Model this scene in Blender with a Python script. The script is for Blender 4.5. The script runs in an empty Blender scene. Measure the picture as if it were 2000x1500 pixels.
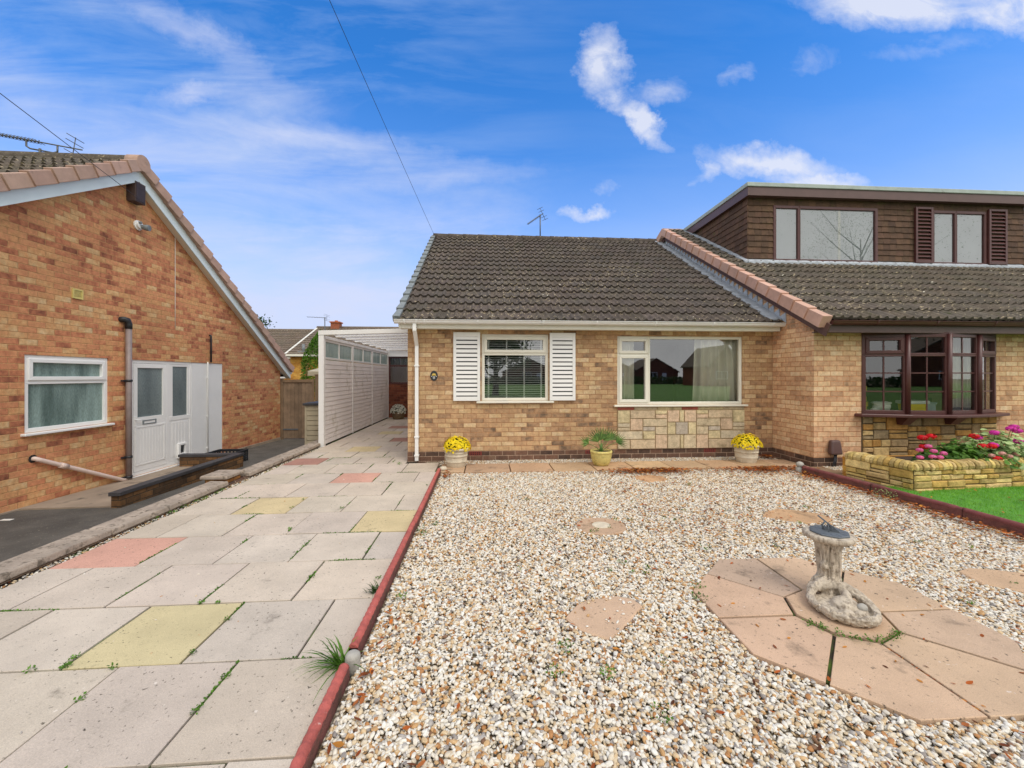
import bpy, math, random
import numpy as np
from mathutils import Vector, Matrix
R = math.radians
rnd = random.Random(7)
C = bpy.context.scene.collection
WL = {}                                    # world location of every object built here

# ------------------------------------------------------------------ mesh builder
class MB:
    def __init__(s, T=None):
        s.v = []; s.f = []; s.c = []; s.m = []; s.s = []; s.T = T
        s.col = (1, 1, 1); s.mi = 0; s.sm = False
    def vert(s, p):
        s.v.append(tuple(s.T(*p)) if s.T else tuple(p)); return len(s.v) - 1
    def face(s, idx):
        s.f.append(tuple(idx)); s.c.append(s.col); s.m.append(s.mi); s.s.append(s.sm)
    def poly(s, pts):
        s.face([s.vert(p) for p in pts])
    def box(s, x0, x1, y0, y1, z0, z1):
        i = [s.vert(p) for p in ((x0,y0,z0),(x1,y0,z0),(x1,y1,z0),(x0,y1,z0),(x0,y0,z1),(x1,y0,z1),(x1,y1,z1),(x0,y1,z1))]
        for q in ((0,3,2,1),(4,5,6,7),(0,1,5,4),(1,2,6,5),(2,3,7,6),(3,0,4,7)): s.face([i[k] for k in q])
    def hexa(s, lo, hi):                   # two quads joined
        a = [s.vert(p) for p in lo]; b = [s.vert(p) for p in hi]; n = len(a)
        s.face(a[::-1]); s.face(b)
        for k in range(n): s.face((a[k], a[(k+1)%n], b[(k+1)%n], b[k]))
    def bar(s, p0, p1, w, h, up=(0,0,1)):  # rectangular bar between two points
        p0 = Vector(p0); p1 = Vector(p1); d = (p1-p0).normalized(); u = Vector(up)
        if abs(d.dot(u)) > .98: u = Vector((1,0,0))
        a = d.cross(u).normalized()*w/2; b = a.cross(d).normalized()*h/2
        s.hexa([p0-a-b, p0+a-b, p0+a+b, p0-a+b], [p1-a-b, p1+a-b, p1+a+b, p1-a+b])
    def tube(s, path, r, seg=8, cap=True, flat=False):
        P = [Vector(p) for p in path]; n = len(P)
        if not hasattr(r, '__len__'): r = [r]*n
        rings = []; sm = s.sm; s.sm = not flat; pa = None
        for i in range(n):
            d = ((P[min(i+1,n-1)]-P[i]).normalized() + (P[i]-P[max(i-1,0)]).normalized())
            d = d.normalized() if d.length > 1e-6 else Vector((0,0,1))
            if pa is None:
                a = d.cross(Vector((0,0,1)))
                if a.length < .05: a = d.cross(Vector((0,1,0)))
            else: a = pa - d*pa.dot(d)
            a.normalize(); pa = a; b = d.cross(a)
            off = math.pi/4 if seg == 4 else 0
            rings.append([s.vert(P[i] + (a*math.cos(t)+b*math.sin(t))*r[i]) for t in [off+2*math.pi*k/seg for k in range(seg)]])
        for i in range(n-1):
            for k in range(seg):
                s.face((rings[i][k], rings[i][(k+1)%seg], rings[i+1][(k+1)%seg], rings[i+1][k]))
        s.sm = False
        if cap: s.face(rings[0][::-1]); s.face(rings[-1])
        s.sm = sm
    def lathe(s, prof, c=(0,0,0), seg=24, fn=None, cap=True):
        rings = []; sm = s.sm; s.sm = True
        for j,(r,z) in enumerate(prof):
            ring = []
            for k in range(seg):
                t = 2*math.pi*k/seg; rr = r*(fn(t,j) if fn else 1)
                ring.append(s.vert((c[0]+rr*math.cos(t), c[1]+rr*math.sin(t), c[2]+z)))
            rings.append(ring)
        for j in range(len(rings)-1):
            for k in range(seg):
                s.face((rings[j][k], rings[j][(k+1)%seg], rings[j+1][(k+1)%seg], rings[j+1][k]))
        if cap: s.face(rings[0][::-1]); s.face(rings[-1])
        s.sm = sm
    def slab(s, poly, z0, z1, ch=0.0):     # extruded polygon, optional chamfered top
        cx = sum(p[0] for p in poly)/len(poly); cy = sum(p[1] for p in poly)/len(poly)
        a = [s.vert((p[0],p[1],z0)) for p in poly]; n = len(a)
        b = [s.vert((p[0],p[1],z1-ch)) for p in poly]
        for k in range(n): s.face((a[k], a[(k+1)%n], b[(k+1)%n], b[k]))
        if ch:
            t = []
            for p in poly:
                d = math.hypot(p[0]-cx, p[1]-cy); q = max(0,1-ch*1.3/max(d,1e-4))
                t.append(s.vert((cx+(p[0]-cx)*q, cy+(p[1]-cy)*q, z1)))
            for k in range(n): s.face((b[k], b[(k+1)%n], t[(k+1)%n], t[k]))
            b = t
        s.face(b); s.face(a[::-1])
    def build(s, name, mats, parent=None, bevel=0, seg=2, kind=None):
        if not isinstance(mats, (list,tuple)): mats = [mats]
        o0 = WL.get(parent.name, Vector((0,0,0))) if parent else None
        V = np.array(s.v, dtype=np.float64).reshape(-1,3)
        if o0 is None:
            o0 = Vector(((V[:,0].min()+V[:,0].max())/2, (V[:,1].min()+V[:,1].max())/2, V[:,2].min()))
        V = V - np.array(o0)
        me = bpy.data.meshes.new(name); me.from_pydata(V.tolist(), [], s.f)
        for m in mats: me.materials.append(m)
        me.polygons.foreach_set('material_index', s.m)
        me.polygons.foreach_set('use_smooth', s.s)
        ca = me.color_attributes.new('Col', 'FLOAT_COLOR', 'CORNER')
        arr = np.repeat(np.array([(c[0],c[1],c[2],1) for c in s.c], dtype=np.float32), [len(f) for f in s.f], axis=0)
        ca.data.foreach_set('color', arr.ravel())
        me.update()
        o = bpy.data.objects.new(name, me); C.objects.link(o)
        if parent: o.parent = parent; o.location = (0,0,0)
        else: o.location = o0
        WL[o.name] = Vector(o0)
        if bevel:
            b = o.modifiers.new('bevel','BEVEL'); b.width = bevel; b.segments = seg; b.limit_method = 'ANGLE'; b.angle_limit = R(40)
        if kind: o['kind'] = kind
        return o

def tag(o, label, cat=None, group=None, kind=None):
    o['label'] = label
    if cat: o['category'] = cat
    if group: o['group'] = group
    if kind: o['kind'] = kind
    return o
def thing(name, label, cat, loc, group=None):
    o = bpy.data.objects.new(name, None); C.objects.link(o); o.location = loc; WL[o.name] = Vector(loc)
    o.empty_display_size = .1
    return tag(o, label, cat, group)
def copy_tree(o, loc=None, parent=None):
    c = o.copy(); C.objects.link(c)
    if parent: c.parent = parent
    if loc is not None: c.location = loc
    for ch in o.children: copy_tree(ch, None, c)
    return c

# ------------------------------------------------------------------ materials
def newmat(name):
    m = bpy.data.materials.new(name); m.use_nodes = True
    nt = m.node_tree; b = nt.nodes['Principled BSDF']
    return m, nt, b
class NG:                                   # small node helper
    def __init__(s, nt): s.nt = nt
    def n(s, t, **kw):
        x = s.nt.nodes.new(t)
        for k,v in kw.items():
            if k.startswith('i_'):
                key = k[2:]; key = int(key) if key.isdigit() else key
                x.inputs[key].default_value = v
            else: setattr(x, k, v)
        return x
    def l(s, a, b): s.nt.links.new(a, b)
    def math(s, op, a, b=None, c=None, clamp=False):
        x = s.nt.nodes.new('ShaderNodeMath'); x.operation = op; x.use_clamp = clamp
        for i,q in enumerate((a,b,c)):
            if q is None: continue
            if isinstance(q,(int,float)): x.inputs[i].default_value = q
            else: s.l(q, x.inputs[i])
        return x.outputs[0]
    def ramp(s, fac, stops, interp='LINEAR'):
        x = s.nt.nodes.new('ShaderNodeValToRGB'); cr = x.color_ramp; cr.interpolation = interp
        while len(cr.elements) < len(stops): cr.elements.new(.5)
        for e,(p,c) in zip(cr.elements, stops):
            e.position = p; e.color = (c[0],c[1],c[2],1) if hasattr(c,'__len__') else (c,c,c,1)
        if fac is not None: s.l(fac, x.inputs[0])
        return x.outputs[0]
    def mix(s, fac, a, b, mode='MIX'):
        x = s.nt.nodes.new('ShaderNodeMix'); x.data_type = 'RGBA'; x.blend_type = mode
        for i,q in ((0,fac),(6,a),(7,b)):
            if isinstance(q,(int,float)): x.inputs[i].default_value = q
            elif isinstance(q,tuple): x.inputs[i].default_value = (q[0],q[1],q[2],1)
            else: s.l(q, x.inputs[i])
        return x.outputs[2]
    def noise(s, vec, scale, detail=4, rough=.55, dist=0):
        x = s.n('ShaderNodeTexNoise'); x.inputs['Scale'].default_value = scale; x.inputs['Detail'].default_value = detail
        x.inputs['Roughness'].default_value = rough; x.inputs['Distortion'].default_value = dist
        if vec is not None: s.l(vec, x.inputs['Vector'])
        return x.outputs['Fac']
    def bump(s, h, strength, dist, bsdf, normal=None):
        x = s.n('ShaderNodeBump'); x.inputs['Strength'].default_value = strength; x.inputs['Distance'].default_value = dist
        s.l(h, x.inputs['Height'])
        if normal is not None: s.l(normal, x.inputs['Normal'])
        s.l(x.outputs[0], bsdf.inputs['Normal']); return x.outputs[0]
    def pos(s):
        return s.n('ShaderNodeNewGeometry').outputs['Position']
def lin(r, g, b):
    f = lambda c: (c/255/12.92) if c/255 <= .04045 else ((c/255+.055)/1.055)**2.4
    return (f(r), f(g), f(b))

def plain(name, col, rough=.5, var=.12, scale=6, bump=.0, bscale=60, attr=False, metallic=0, spec=.5, dirt=None):
    """solid colour with slight large-scale variation, optional per-piece colour (attr) and small bump"""
    m, nt, b = newmat(name); g = NG(nt); P = g.pos()
    n1 = g.noise(P, scale, 5, .6)
    c = g.n('ShaderNodeRGB'); c.outputs[0].default_value = (*col, 1); base = c.outputs[0]
    if attr:
        a = g.n('ShaderNodeAttribute', attribute_name='Col'); base = g.mix(1.0, base, a.outputs['Color'], 'MULTIPLY')
    v = g.ramp(n1, [(.3, 1-var), (.7, 1+var)])
    base = g.mix(1.0, base, v, 'MULTIPLY')
    if dirt:
        dn = g.noise(P, dirt[1], 6, .65); df = g.ramp(dn, [(dirt[2], 0), (dirt[2]+.12, 1)])
        base = g.mix(df, base, dirt[0])
    g.l(base, b.inputs['Base Color']); b.inputs['Roughness'].default_value = rough
    b.inputs['Metallic'].default_value = metallic; b.inputs['Specular IOR Level'].default_value = spec
    if bump: g.bump(g.noise(P, bscale, 4, .6), bump, .01, b)
    return m

def brick_mat(name, stops, mortar, bw=.225, ch=.083, mw=.010, zoff=0.0, stain=.25, seed=0, amp=.72):
    m, nt, b = newmat(name); g = NG(nt)
    sp = g.n('ShaderNodeSeparateXYZ'); g.l(g.pos(), sp.inputs[0])
    wob = g.noise(g.pos(), 3.0, 2, .5)
    u = g.math('ADD', sp.outputs[0], sp.outputs[1]); v = g.math('ADD', sp.outputs[2], 10*ch + zoff)
    v = g.math('ADD', v, g.math('MULTIPLY', g.math('SUBTRACT', wob, .5), .008))
    row = g.math('FLOOR', g.math('DIVIDE', v, ch))
    wn0 = g.n('ShaderNodeTexWhiteNoise', noise_dimensions='1D'); g.l(row, wn0.inputs['W'])
    jit = g.math('MULTIPLY', wn0.outputs['Value'], .12)
    uo = g.math('ADD', g.math('DIVIDE', u, bw), g.math('ADD', g.math('MULTIPLY', g.math('MODULO', g.math('ABSOLUTE', row), 2), .5), jit))
    uo = g.math('ADD', uo, 100)
    colr = g.math('FLOOR', uo)
    cv = g.n('ShaderNodeCombineXYZ'); g.l(colr, cv.inputs[0]); g.l(row, cv.inputs[1]); cv.inputs[2].default_value = seed
    wn = g.n('ShaderNodeTexWhiteNoise', noise_dimensions='3D'); g.l(cv.outputs[0], wn.inputs['Vector'])
    patch = g.noise(g.pos(), 1.1, 2, .5)
    blur = g.noise(g.pos(), 9, 3, .6)
    rv = g.math('ADD', g.math('ADD', g.math('MULTIPLY', wn.outputs['Value'], amp), .5-amp/2), g.math('ADD', g.math('MULTIPLY', g.math('SUBTRACT', patch, .5), .5), g.math('MULTIPLY', g.math('SUBTRACT', blur, .5), .75)), clamp=True)
    bc = g.ramp(rv, stops)
    # within-brick mottling
    n2 = g.noise(g.pos(), 22, 6, .65); bc = g.mix(1, bc, g.ramp(n2, [(.3,.80),(.7,1.18)]), 'MULTIPLY')
    n3 = g.noise(g.pos(), 160, 3, .6); bc = g.mix(1, bc, g.ramp(n3, [(.3,.84),(.7,1.12)]), 'MULTIPLY')
    fu = g.math('FRACT', uo); fv = g.math('FRACT', g.math('DIVIDE', v, ch))
    eu = g.math('MULTIPLY', g.math('MINIMUM', fu, g.math('SUBTRACT', 1, fu)), bw)
    ev = g.math('MULTIPLY', g.math('MINIMUM', fv, g.math('SUBTRACT', 1, fv)), ch)
    edge = g.math('MINIMUM', eu, ev)
    edge = g.math('ADD', edge, g.math('MULTIPLY', g.math('SUBTRACT', g.noise(g.pos(), 70, 3), .5), .004))
    mk = g.n('ShaderNodeMapRange', interpolation_type='SMOOTHSTEP'); g.l(edge, mk.inputs[0])
    mk.inputs[1].default_value = mw*.5-.0025; mk.inputs[2].default_value = mw*.5+.0025
    mc = g.mix(1, g.mix(0, mortar, mortar), g.ramp(n2, [(.3,.75),(.7,1.2)]), 'MULTIPLY')
    out = g.mix(mk.outputs[0], mc, bc)
    st = g.noise(g.pos(), .8, 5, .6); out = g.mix(1, out, g.ramp(st, [(.32,1-stain),(.6,1.05)]), 'MULTIPLY')
    g.l(out, b.inputs['Base Color']); b.inputs['Roughness'].default_value = .9; b.inputs['Specular IOR Level'].default_value = .25
    h = g.math('ADD', mk.outputs[0], g.math('MULTIPLY', n2, .35)); h = g.math('ADD', h, g.math('MULTIPLY', n3, .12))
    g.bump(h, .8, .006, b)
    return m

def roof_mat(name, base, lichen=.66, moss=(.055,.06,.02)):
    m, nt, b = newmat(name); g = NG(nt); P = g.pos()
    a = g.n('ShaderNodeAttribute', attribute_name='Col')
    c = g.mix(1, a.outputs['Color'], base, 'MULTIPLY')
    c = g.mix(1, c, g.ramp(g.noise(P, 9, 6, .7), [(.3,.62),(.7,1.35)]), 'MULTIPLY')
    c = g.mix(1, c, g.ramp(g.noise(P, 90, 3, .6), [(.3,.75),(.7,1.22)]), 'MULTIPLY')
    mo = g.ramp(g.noise(P, 5.5, 6, .7), [(.60,0),(.70,.8)]); c = g.mix(mo, c, moss)
    big = g.ramp(g.noise(P, .55, 3, .5), [(.38,.0),(.62,1)])
    l1 = g.ramp(g.math('ADD', g.noise(P, 19, 4, .55, .6), g.math('MULTIPLY', big, .07)), [(lichen,0),(lichen+.035,1)])
    c = g.mix(l1, c, lin(160,146,120))
    v = g.n('ShaderNodeTexVoronoi'); v.inputs['Scale'].default_value = 4.2; g.l(P, v.inputs['Vector'])
    wob = g.noise(P, 40, 3)
    l2 = g.ramp(g.math('ADD', v.outputs['Distance'], g.math('MULTIPLY', g.math('SUBTRACT', wob,.5), .22)), [(.045,1),(.075,0)])
    sel = g.ramp(g.math('MULTIPLY', big, g.noise(P, 2.3, 1)), [(.24,0),(.32,1)])
    c = g.mix(g.math('MULTIPLY', l2, sel), c, lin(214,208,190))
    g.l(c, b.inputs['Base Color']); b.inputs['Roughness'].default_value = .93; b.inputs['Specular IOR Level'].default_value = .2
    g.bump(g.noise(P, 120, 4, .65), .5, .008, b)
    return m

def glass_mat(name, refl=.2, tint=(.9,.95,.93), rough=0.0):
    m = bpy.data.materials.new(name); m.use_nodes = True; nt = m.node_tree; nt.nodes.clear(); g = NG(nt)
    o = g.n('ShaderNodeOutputMaterial'); t = g.n('ShaderNodeBsdfTransparent'); t.inputs[0].default_value = (*tint,1)
    gl = g.n('ShaderNodeBsdfGlossy'); gl.inputs['Roughness'].default_value = rough
    lw = g.n('ShaderNodeFresnel'); lw.inputs['IOR'].default_value = 1.5
    f = g.math('ADD', g.math('MULTIPLY', lw.outputs[0], 1.7), refl, clamp=True)
    mx = g.n('ShaderNodeMixShader'); g.l(f, mx.inputs[0]); g.l(t.outputs[0], mx.inputs[1]); g.l(gl.outputs[0], mx.inputs[2]); g.l(mx.outputs[0], o.inputs[0])
    return m

def frosted_mat(name, c0, c1, scale=(1,1,1)):
    m, nt, b = newmat(name); g = NG(nt); P = g.pos()
    mp = g.n('ShaderNodeMapping'); mp.inputs['Scale'].default_value = scale; g.l(P, mp.inputs[0])
    n = g.noise(mp.outputs[0], 1.0, 3, .5)
    c = g.ramp(n, [(.35,c0),(.65,c1)])
    mp2 = g.n('ShaderNodeMapping'); mp2.inputs['Scale'].default_value = (60,60,14); g.l(P, mp2.inputs[0])
    n2 = g.noise(mp2.outputs[0], 1.6, 3, .6); c = g.mix(1, c, g.ramp(n2, [(.3,.75),(.7,1.25)]), 'MULTIPLY')
    g.l(c, b.inputs['Base Color']); b.inputs['Roughness'].default_value = .22; b.inputs['Specular IOR Level'].default_value = .6
    g.bump(n2, .35, .01, b)
    return m

def leaf_mat(name, c0, c1, trans=.25, rough=.55):
    m, nt, b = newmat(name); g = NG(nt)
    a = g.n('ShaderNodeAttribute', attribute_name='Col')
    c = g.ramp(g.noise(g.pos(), 7, 3), [(.3,c0),(.7,c1)])
    c = g.mix(1, c, a.outputs['Color'], 'MULTIPLY')
    g.l(c, b.inputs['Base Color']); b.inputs['Roughness'].default_value = rough; b.inputs['Specular IOR Level'].default_value = .3
    tr = g.n('ShaderNodeBsdfTranslucent'); g.l(c, tr.inputs[0])
    mx = g.n('ShaderNodeMixShader'); mx.inputs[0].default_value = trans
    g.l(b.outputs[0], mx.inputs[1]); g.l(tr.outputs[0], mx.inputs[2])
    g.l(mx.outputs[0], nt.nodes['Material Output'].inputs[0])
    return m

def slab_mat(name, base, speck=True, attr=True, stain=lin(70,64,55), stainlo=.63, bump=.35):
    """concrete paving: colour per slab from Col, aggregate specks, dirt blotches, pale scuffs"""
    m, nt, b = newmat(name); g = NG(nt); P = g.pos()
    c = g.n('ShaderNodeRGB'); c.outputs[0].default_value = (*base,1); c = c.outputs[0]
    if attr:
        a = g.n('ShaderNodeAttribute', attribute_name='Col'); c = g.mix(1, c, a.outputs['Color'], 'MULTIPLY')
    c = g.mix(1, c, g.ramp(g.noise(P, 2.2, 6, .65), [(.3,.84),(.7,1.10)]), 'MULTIPLY')
    c = g.mix(1, c, g.ramp(g.noise(P, 190, 3, .7), [(.3,.82),(.7,1.14)]), 'MULTIPLY')
    s1 = g.ramp(g.noise(P, 46, 4, .6), [(.62,0),(.68,1)]); s1 = g.math('MULTIPLY', s1, g.ramp(g.noise(P, 3.1, 4, .6), [(.38,.18),(.58,.95)]))
    c = g.mix(s1, c, stain)
    s2 = g.ramp(g.noise(P, 3.3, 7, .72), [(stainlo-.03,0),(stainlo+.10,.6)]); c = g.mix(s2, c, stain)
    s3 = g.ramp(g.noise(P, 28, 2, .5), [(.73,0),(.77,.6)]); c = g.mix(s3, c, lin(225,215,205))
    v = g.n('ShaderNodeTexVoronoi'); v.inputs['Scale'].default_value = 2.1; g.l(P, v.inputs['Vector'])
    sp = g.ramp(g.math('ADD', v.outputs['Distance'], g.math('MULTIPLY', g.math('SUBTRACT', g.noise(P, 20, 2), .5), .05)), [(.022,.75),(.03,0)])
    c = g.mix(sp, c, lin(92,84,80))
    g.l(c, b.inputs['Base Color']); b.inputs['Roughness'].default_value = .88; b.inputs['Specular IOR Level'].default_value = .3
    h = g.math('ADD', g.noise(P, 140, 4, .7), g.math('MULTIPLY', g.noise(P, 16, 4, .6), 1.2))
    g.bump(h, bump, .006, b)
    return m

def stone_mat(name, bump=.8, bscale=26):
    m, nt, b = newmat(name); g = NG(nt); P = g.pos()
    a = g.n('ShaderNodeAttribute', attribute_name='Col'); c = a.outputs['Color']
    c = g.mix(1, c, g.ramp(g.noise(P, 14, 6, .65), [(.3,.72),(.7,1.22)]), 'MULTIPLY')
    c = g.mix(1, c, g.ramp(g.noise(P, 110, 3, .6), [(.3,.82),(.7,1.15)]), 'MULTIPLY')
    c = g.mix(g.ramp(g.noise(P, 6, 5, .65), [(.56,0),(.72,.55)]), c, lin(92,80,48))
    g.l(c, b.inputs['Base Color']); b.inputs['Roughness'].default_value = .9; b.inputs['Specular IOR Level'].default_value = .25
    g.bump(g.math('ADD', g.noise(P, bscale, 5, .6), g.math('MULTIPLY', g.noise(P, 120, 3), .3)), bump, .02, b)
    return m

M = {}
M['brick'] = brick_mat('buff_brick', [(0,lin(118,98,80)),(.10,lin(150,122,96)),(.26,lin(178,142,108)),(.5,lin(192,156,118)),(.72,lin(200,168,126)),(.9,lin(212,186,148)),(1,lin(194,164,134))], lin(170,126,90), stain=.18, amp=.82)
M['brick_pale'] = brick_mat('pale_buff_brick', [(0,lin(150,122,96)),(.15,lin(186,146,114)),(.4,lin(208,166,130)),(.7,lin(218,182,142)),(1,lin(226,198,164))], lin(190,132,92), stain=.14, seed=3)
M['brick_red'] = brick_mat('orange_red_brick', [(0,lin(128,80,62)),(.14,lin(168,106,78)),(.3,lin(196,130,94)),(.5,lin(206,146,104)),(.68,lin(204,152,104)),(.84,lin(210,170,122)),(1,lin(216,186,144))], lin(192,146,100), mw=.009, stain=.20, amp=.74, seed=5)
M['brick_dark'] = brick_mat('plinth_brick', [(0,lin(70,56,50)),(.4,lin(100,78,66)),(.8,lin(120,88,72)),(1,lin(134,108,90))], lin(176,150,128), stain=.3, seed=8)
M['brick_brown'] = brick_mat('brown_brick', [(0,lin(92,50,40)),(.4,lin(122,68,52)),(.8,lin(140,82,60)),(1,lin(150,96,70))], lin(120,86,66), seed=9)
M['brick_tan'] = brick_mat('shaded_tan_brick', [(0,lin(62,50,40)),(.4,lin(98,74,52)),(.8,lin(126,92,60)),(1,lin(146,110,74))], lin(74,64,52), stain=.4, seed=6)  # tan brick, its tones lowered to hold the low wall's shade
M['brick_yellow'] = brick_mat('yellow_brick', [(0,lin(168,112,50)),(.4,lin(206,148,64)),(.8,lin(224,174,84)),(1,lin(232,200,124))], lin(196,150,90), seed=11)
M['roof'] = roof_mat('grey_brown_tiles', lin(88,80,74), .66)
M['roof_r'] = roof_mat('olive_brown_tiles', lin(97,89,80), .67)
M['roof_far'] = roof_mat('far_tiles', lin(116,104,92), .75)
M['white'] = plain('white_upvc', lin(232,231,228), .32, .03, 3)
M['cream'] = plain('cream_upvc', lin(226,222,208), .35, .04, 3, dirt=(lin(190,182,160),5,.68))
M['barge'] = plain('white_barge_board', lin(214,226,228), .4, .05, 3, dirt=(lin(170,176,172),4,.7))
M['siding'] = plain('grey_white_siding', lin(234,229,227), .45, .05, 2, dirt=(lin(198,192,182),2.2,.56))
M['maroon'] = plain('maroon_frame', lin(82,46,44), .4, .15, 8, attr=True)
M['brown'] = plain('brown_fascia', lin(92,68,64), .45, .12, 4, dirt=(lin(120,96,88),6,.72))
M['brown_hang'] = plain('brown_tile_hanging', lin(88,64,48), .85, .25, 12, .4, 80, attr=True, dirt=(lin(86,78,40),4,.6))
M['gutter_grey'] = plain('grey_verge', lin(120,126,128), .7, .2, 9)
M['roof_trim'] = plain('pale_roof_trim', lin(162,172,166), .6, .12, 5, dirt=(lin(126,132,124),7,.62))
M['lead'] = plain('lead_flashing', lin(166,172,180), .55, .25, 7, .3, 30, dirt=(lin(210,212,216),9,.6))
M['verge_pink'] = plain('pink_verge_tile', lin(196,158,140), .85, .12, 7, .25, 120, attr=True)
M['verge_brown'] = plain('dusty_brown_verge_tile', lin(176,146,130), .85, .12, 7, .25, 120, attr=True, dirt=(lin(110,96,80),5,.68))
M['glass'] = glass_mat('window_glass', .18, (1,1,1))
M['glass_c'] = glass_mat('bay_glass', .07, (1,1,1))
M['glass_b'] = glass_mat('dormer_glass', .15, (1,1,1))
M['frost'] = frosted_mat('frosted_glass', lin(84,104,100), lin(142,164,158), (1.5,4.5,.6))
M['frost2'] = frosted_mat('frosted_door_glass', lin(92,104,106), lin(124,136,136), (1,2,.6))
M['frost3'] = frosted_mat('rippled_glass', lin(140,164,160), lin(176,196,192), (1,3,1))
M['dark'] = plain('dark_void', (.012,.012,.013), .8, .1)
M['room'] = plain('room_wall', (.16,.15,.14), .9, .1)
M['slab'] = slab_mat('paving_slab', lin(196,183,168), stainlo=.64)
M['sand'] = slab_mat('sandstone_slab', lin(192,160,128), stainlo=.58, bump=.5)
M['wedge'] = slab_mat('pink_beige_slab', lin(200,173,148), stainlo=.60, bump=.4)
M['joint'] = plain('joint_soil', lin(50,44,34), .95, .4, 10, .5, 60, dirt=(lin(74,100,26),3.0,.5))
M['tarmac'] = plain('tarmac', lin(88,84,78), .92, .3, 2.5, .9, 160, dirt=(lin(140,134,118),38,.60))
M['concrete'] = plain('kerb_concrete', lin(164,150,136), .92, .3, 7, .8, 70, dirt=(lin(104,94,82),14,.52))
M['pad'] = plain('pad_concrete', lin(150,134,116), .92, .2, 2.5, .5, 80, dirt=(lin(96,88,76),3,.58))
M['coping_black'] = plain('black_coping', lin(62,60,62), .6, .2, 6, .3, 60)
M['red_edge'] = plain('red_edging', lin(172,88,80), .88, .28, 12, .8, 70, dirt=(lin(206,176,168),34,.64))
M['red_edge_d'] = plain('dark_red_edging', lin(124,68,66), .88, .3, 9, .8, 70, dirt=(lin(92,56,50),7,.55))
M['edge_side'] = plain('edging_side', lin(112,66,60), .9, .3, 10, .8, 70, dirt=(lin(84,62,50),8,.52))
M['grey_stone'] = plain('grey_stone', lin(164,160,152), .85, .2, 14, .5, 60)
M['pot_grey'] = plain('weathered_pot', lin(202,190,168), .85, .16, 14, .6, 70, dirt=(lin(140,128,108),16,.6))
M['pot_yellow'] = plain('yellow_pot', lin(206,190,116), .8, .2, 18, .9, 55, dirt=(lin(150,140,70),14,.58))
M['pot_brown'] = plain('brown_pot', lin(122,104,78), .8, .2, 12, .4, 60)
M['soil'] = plain('soil', lin(66,50,40), .95, .4, 20, .8, 60)
M['sundial'] = plain('cast_stone', lin(188,175,157), .88, .2, 14, .6, 60, dirt=(lin(126,112,96),16,.54))
_m=M['sundial']; _g=NG(_m.node_tree); _b=_m.node_tree.nodes['Principled BSDF']; _src=_b.inputs['Base Color'].links[0].from_socket
_mp=_g.n('ShaderNodeMapping'); _mp.inputs['Scale'].default_value=(42,42,5); _g.l(_g.pos(),_mp.inputs[0])
_g.l(_g.mix(_g.ramp(_g.noise(_mp.outputs[0],1.0,5,.65,.4),[(.50,0),(.66,.75)]),_src,lin(112,98,84)),_b.inputs['Base Color'])
M['slate'] = plain('dark_metal', lin(92,98,104), .55, .2, 12, .3, 70, dirt=(lin(150,110,80),16,.74))
M['metal'] = plain('aerial_metal', lin(96,98,100), .45, .2, 8, metallic=.4)
M['wire'] = plain('black_cable', lin(50,52,58), .6, .05)
M['pipe_grey'] = plain('grey_brown_pipe', lin(134,120,116), .5, .15, 6)
M['pipe_waste'] = plain('white_waste_pipe', lin(212,190,178), .45, .1, 5, dirt=(lin(150,120,104),6,.62))
M['black'] = plain('black_plastic', lin(38,40,44), .5, .2, 12)
M['wood'] = plain('weathered_wood', lin(132,112,92), .85, .25, 5, .5, 50, attr=True)
M['wood_beige'] = plain('beige_painted_wood', lin(176,164,138), .7, .12, 5, .2, 60)
M['render'] = plain('white_render', lin(226,226,224), .9, .04, 2, .9, 70, dirt=(lin(180,176,168),3,.7))
M['vent_y'] = plain('yellowed_plastic', lin(206,190,116), .5, .1)
M['air_brick'] = plain('terracotta_air_brick', lin(124,52,44), .85, .15)
M['stonew'] = stone_mat('riven_stone')
M['stone_art'] = stone_mat('artstone_block', .55, 22)
M['mortar'] = plain('stone_mortar', lin(168,146,114), .95, .2, 20, .4, 80)
M['mortar_dark'] = plain('dark_stone_mortar', lin(84,72,52), .95, .2, 20, .4, 80)
M['curtain'] = plain('cream_curtain', lin(244,240,220), .9, .06, 4, .2, 200)
M['blind'] = plain('white_blind', lin(240,242,234), .5, .03)
M['leaf'] = leaf_mat('green_leaf', lin(58,96,30), lin(104,146,52))
M['leaf_dark'] = leaf_mat('dark_leaf', lin(36,62,26), lin(70,100,44))
M['palm'] = leaf_mat('palm_leaf', lin(60,94,44), lin(112,142,72), .15, .4)
M['conifer'] = leaf_mat('conifer_leaf', lin(52,96,20), lin(110,156,44))
M['varieg'] = leaf_mat('variegated_leaf', lin(110,150,80), lin(206,220,160))
M['petal_y'] = leaf_mat('yellow_petal', lin(240,206,10), lin(252,232,40), .2)
M['petal'] = leaf_mat('petal', (1,1,1), (.85,.85,.85), .25)
M['litter'] = leaf_mat('dead_leaf', (1,1,1), (.7,.7,.7), .12, .8)
M['lawn_blade'] = leaf_mat('turf_blade', lin(92,160,44), lin(142,196,70), .3, .5)
M['lawn'] = plain('lawn', lin(84,128,40), .95, .3, 1.5, .6, 60)
M['turf'] = plain('turf_base', lin(84,140,48), .95, .2, 6, .6, 90)
M['bark'] = plain('bark', lin(96,80,64), .95, .3, 10, .8, 40)
M['earth'] = plain('earth', lin(112,104,84), .95, .3, .6, .4, 20)
M['yellow_box'] = plain('yellow_plastic', lin(240,206,20), .45, .05)
M['cloth'] = plain('white_cloth', lin(220,218,210), .85, .06)
M['gold'] = plain('gold_paint', lin(206,176,84), .4, .1)

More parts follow.
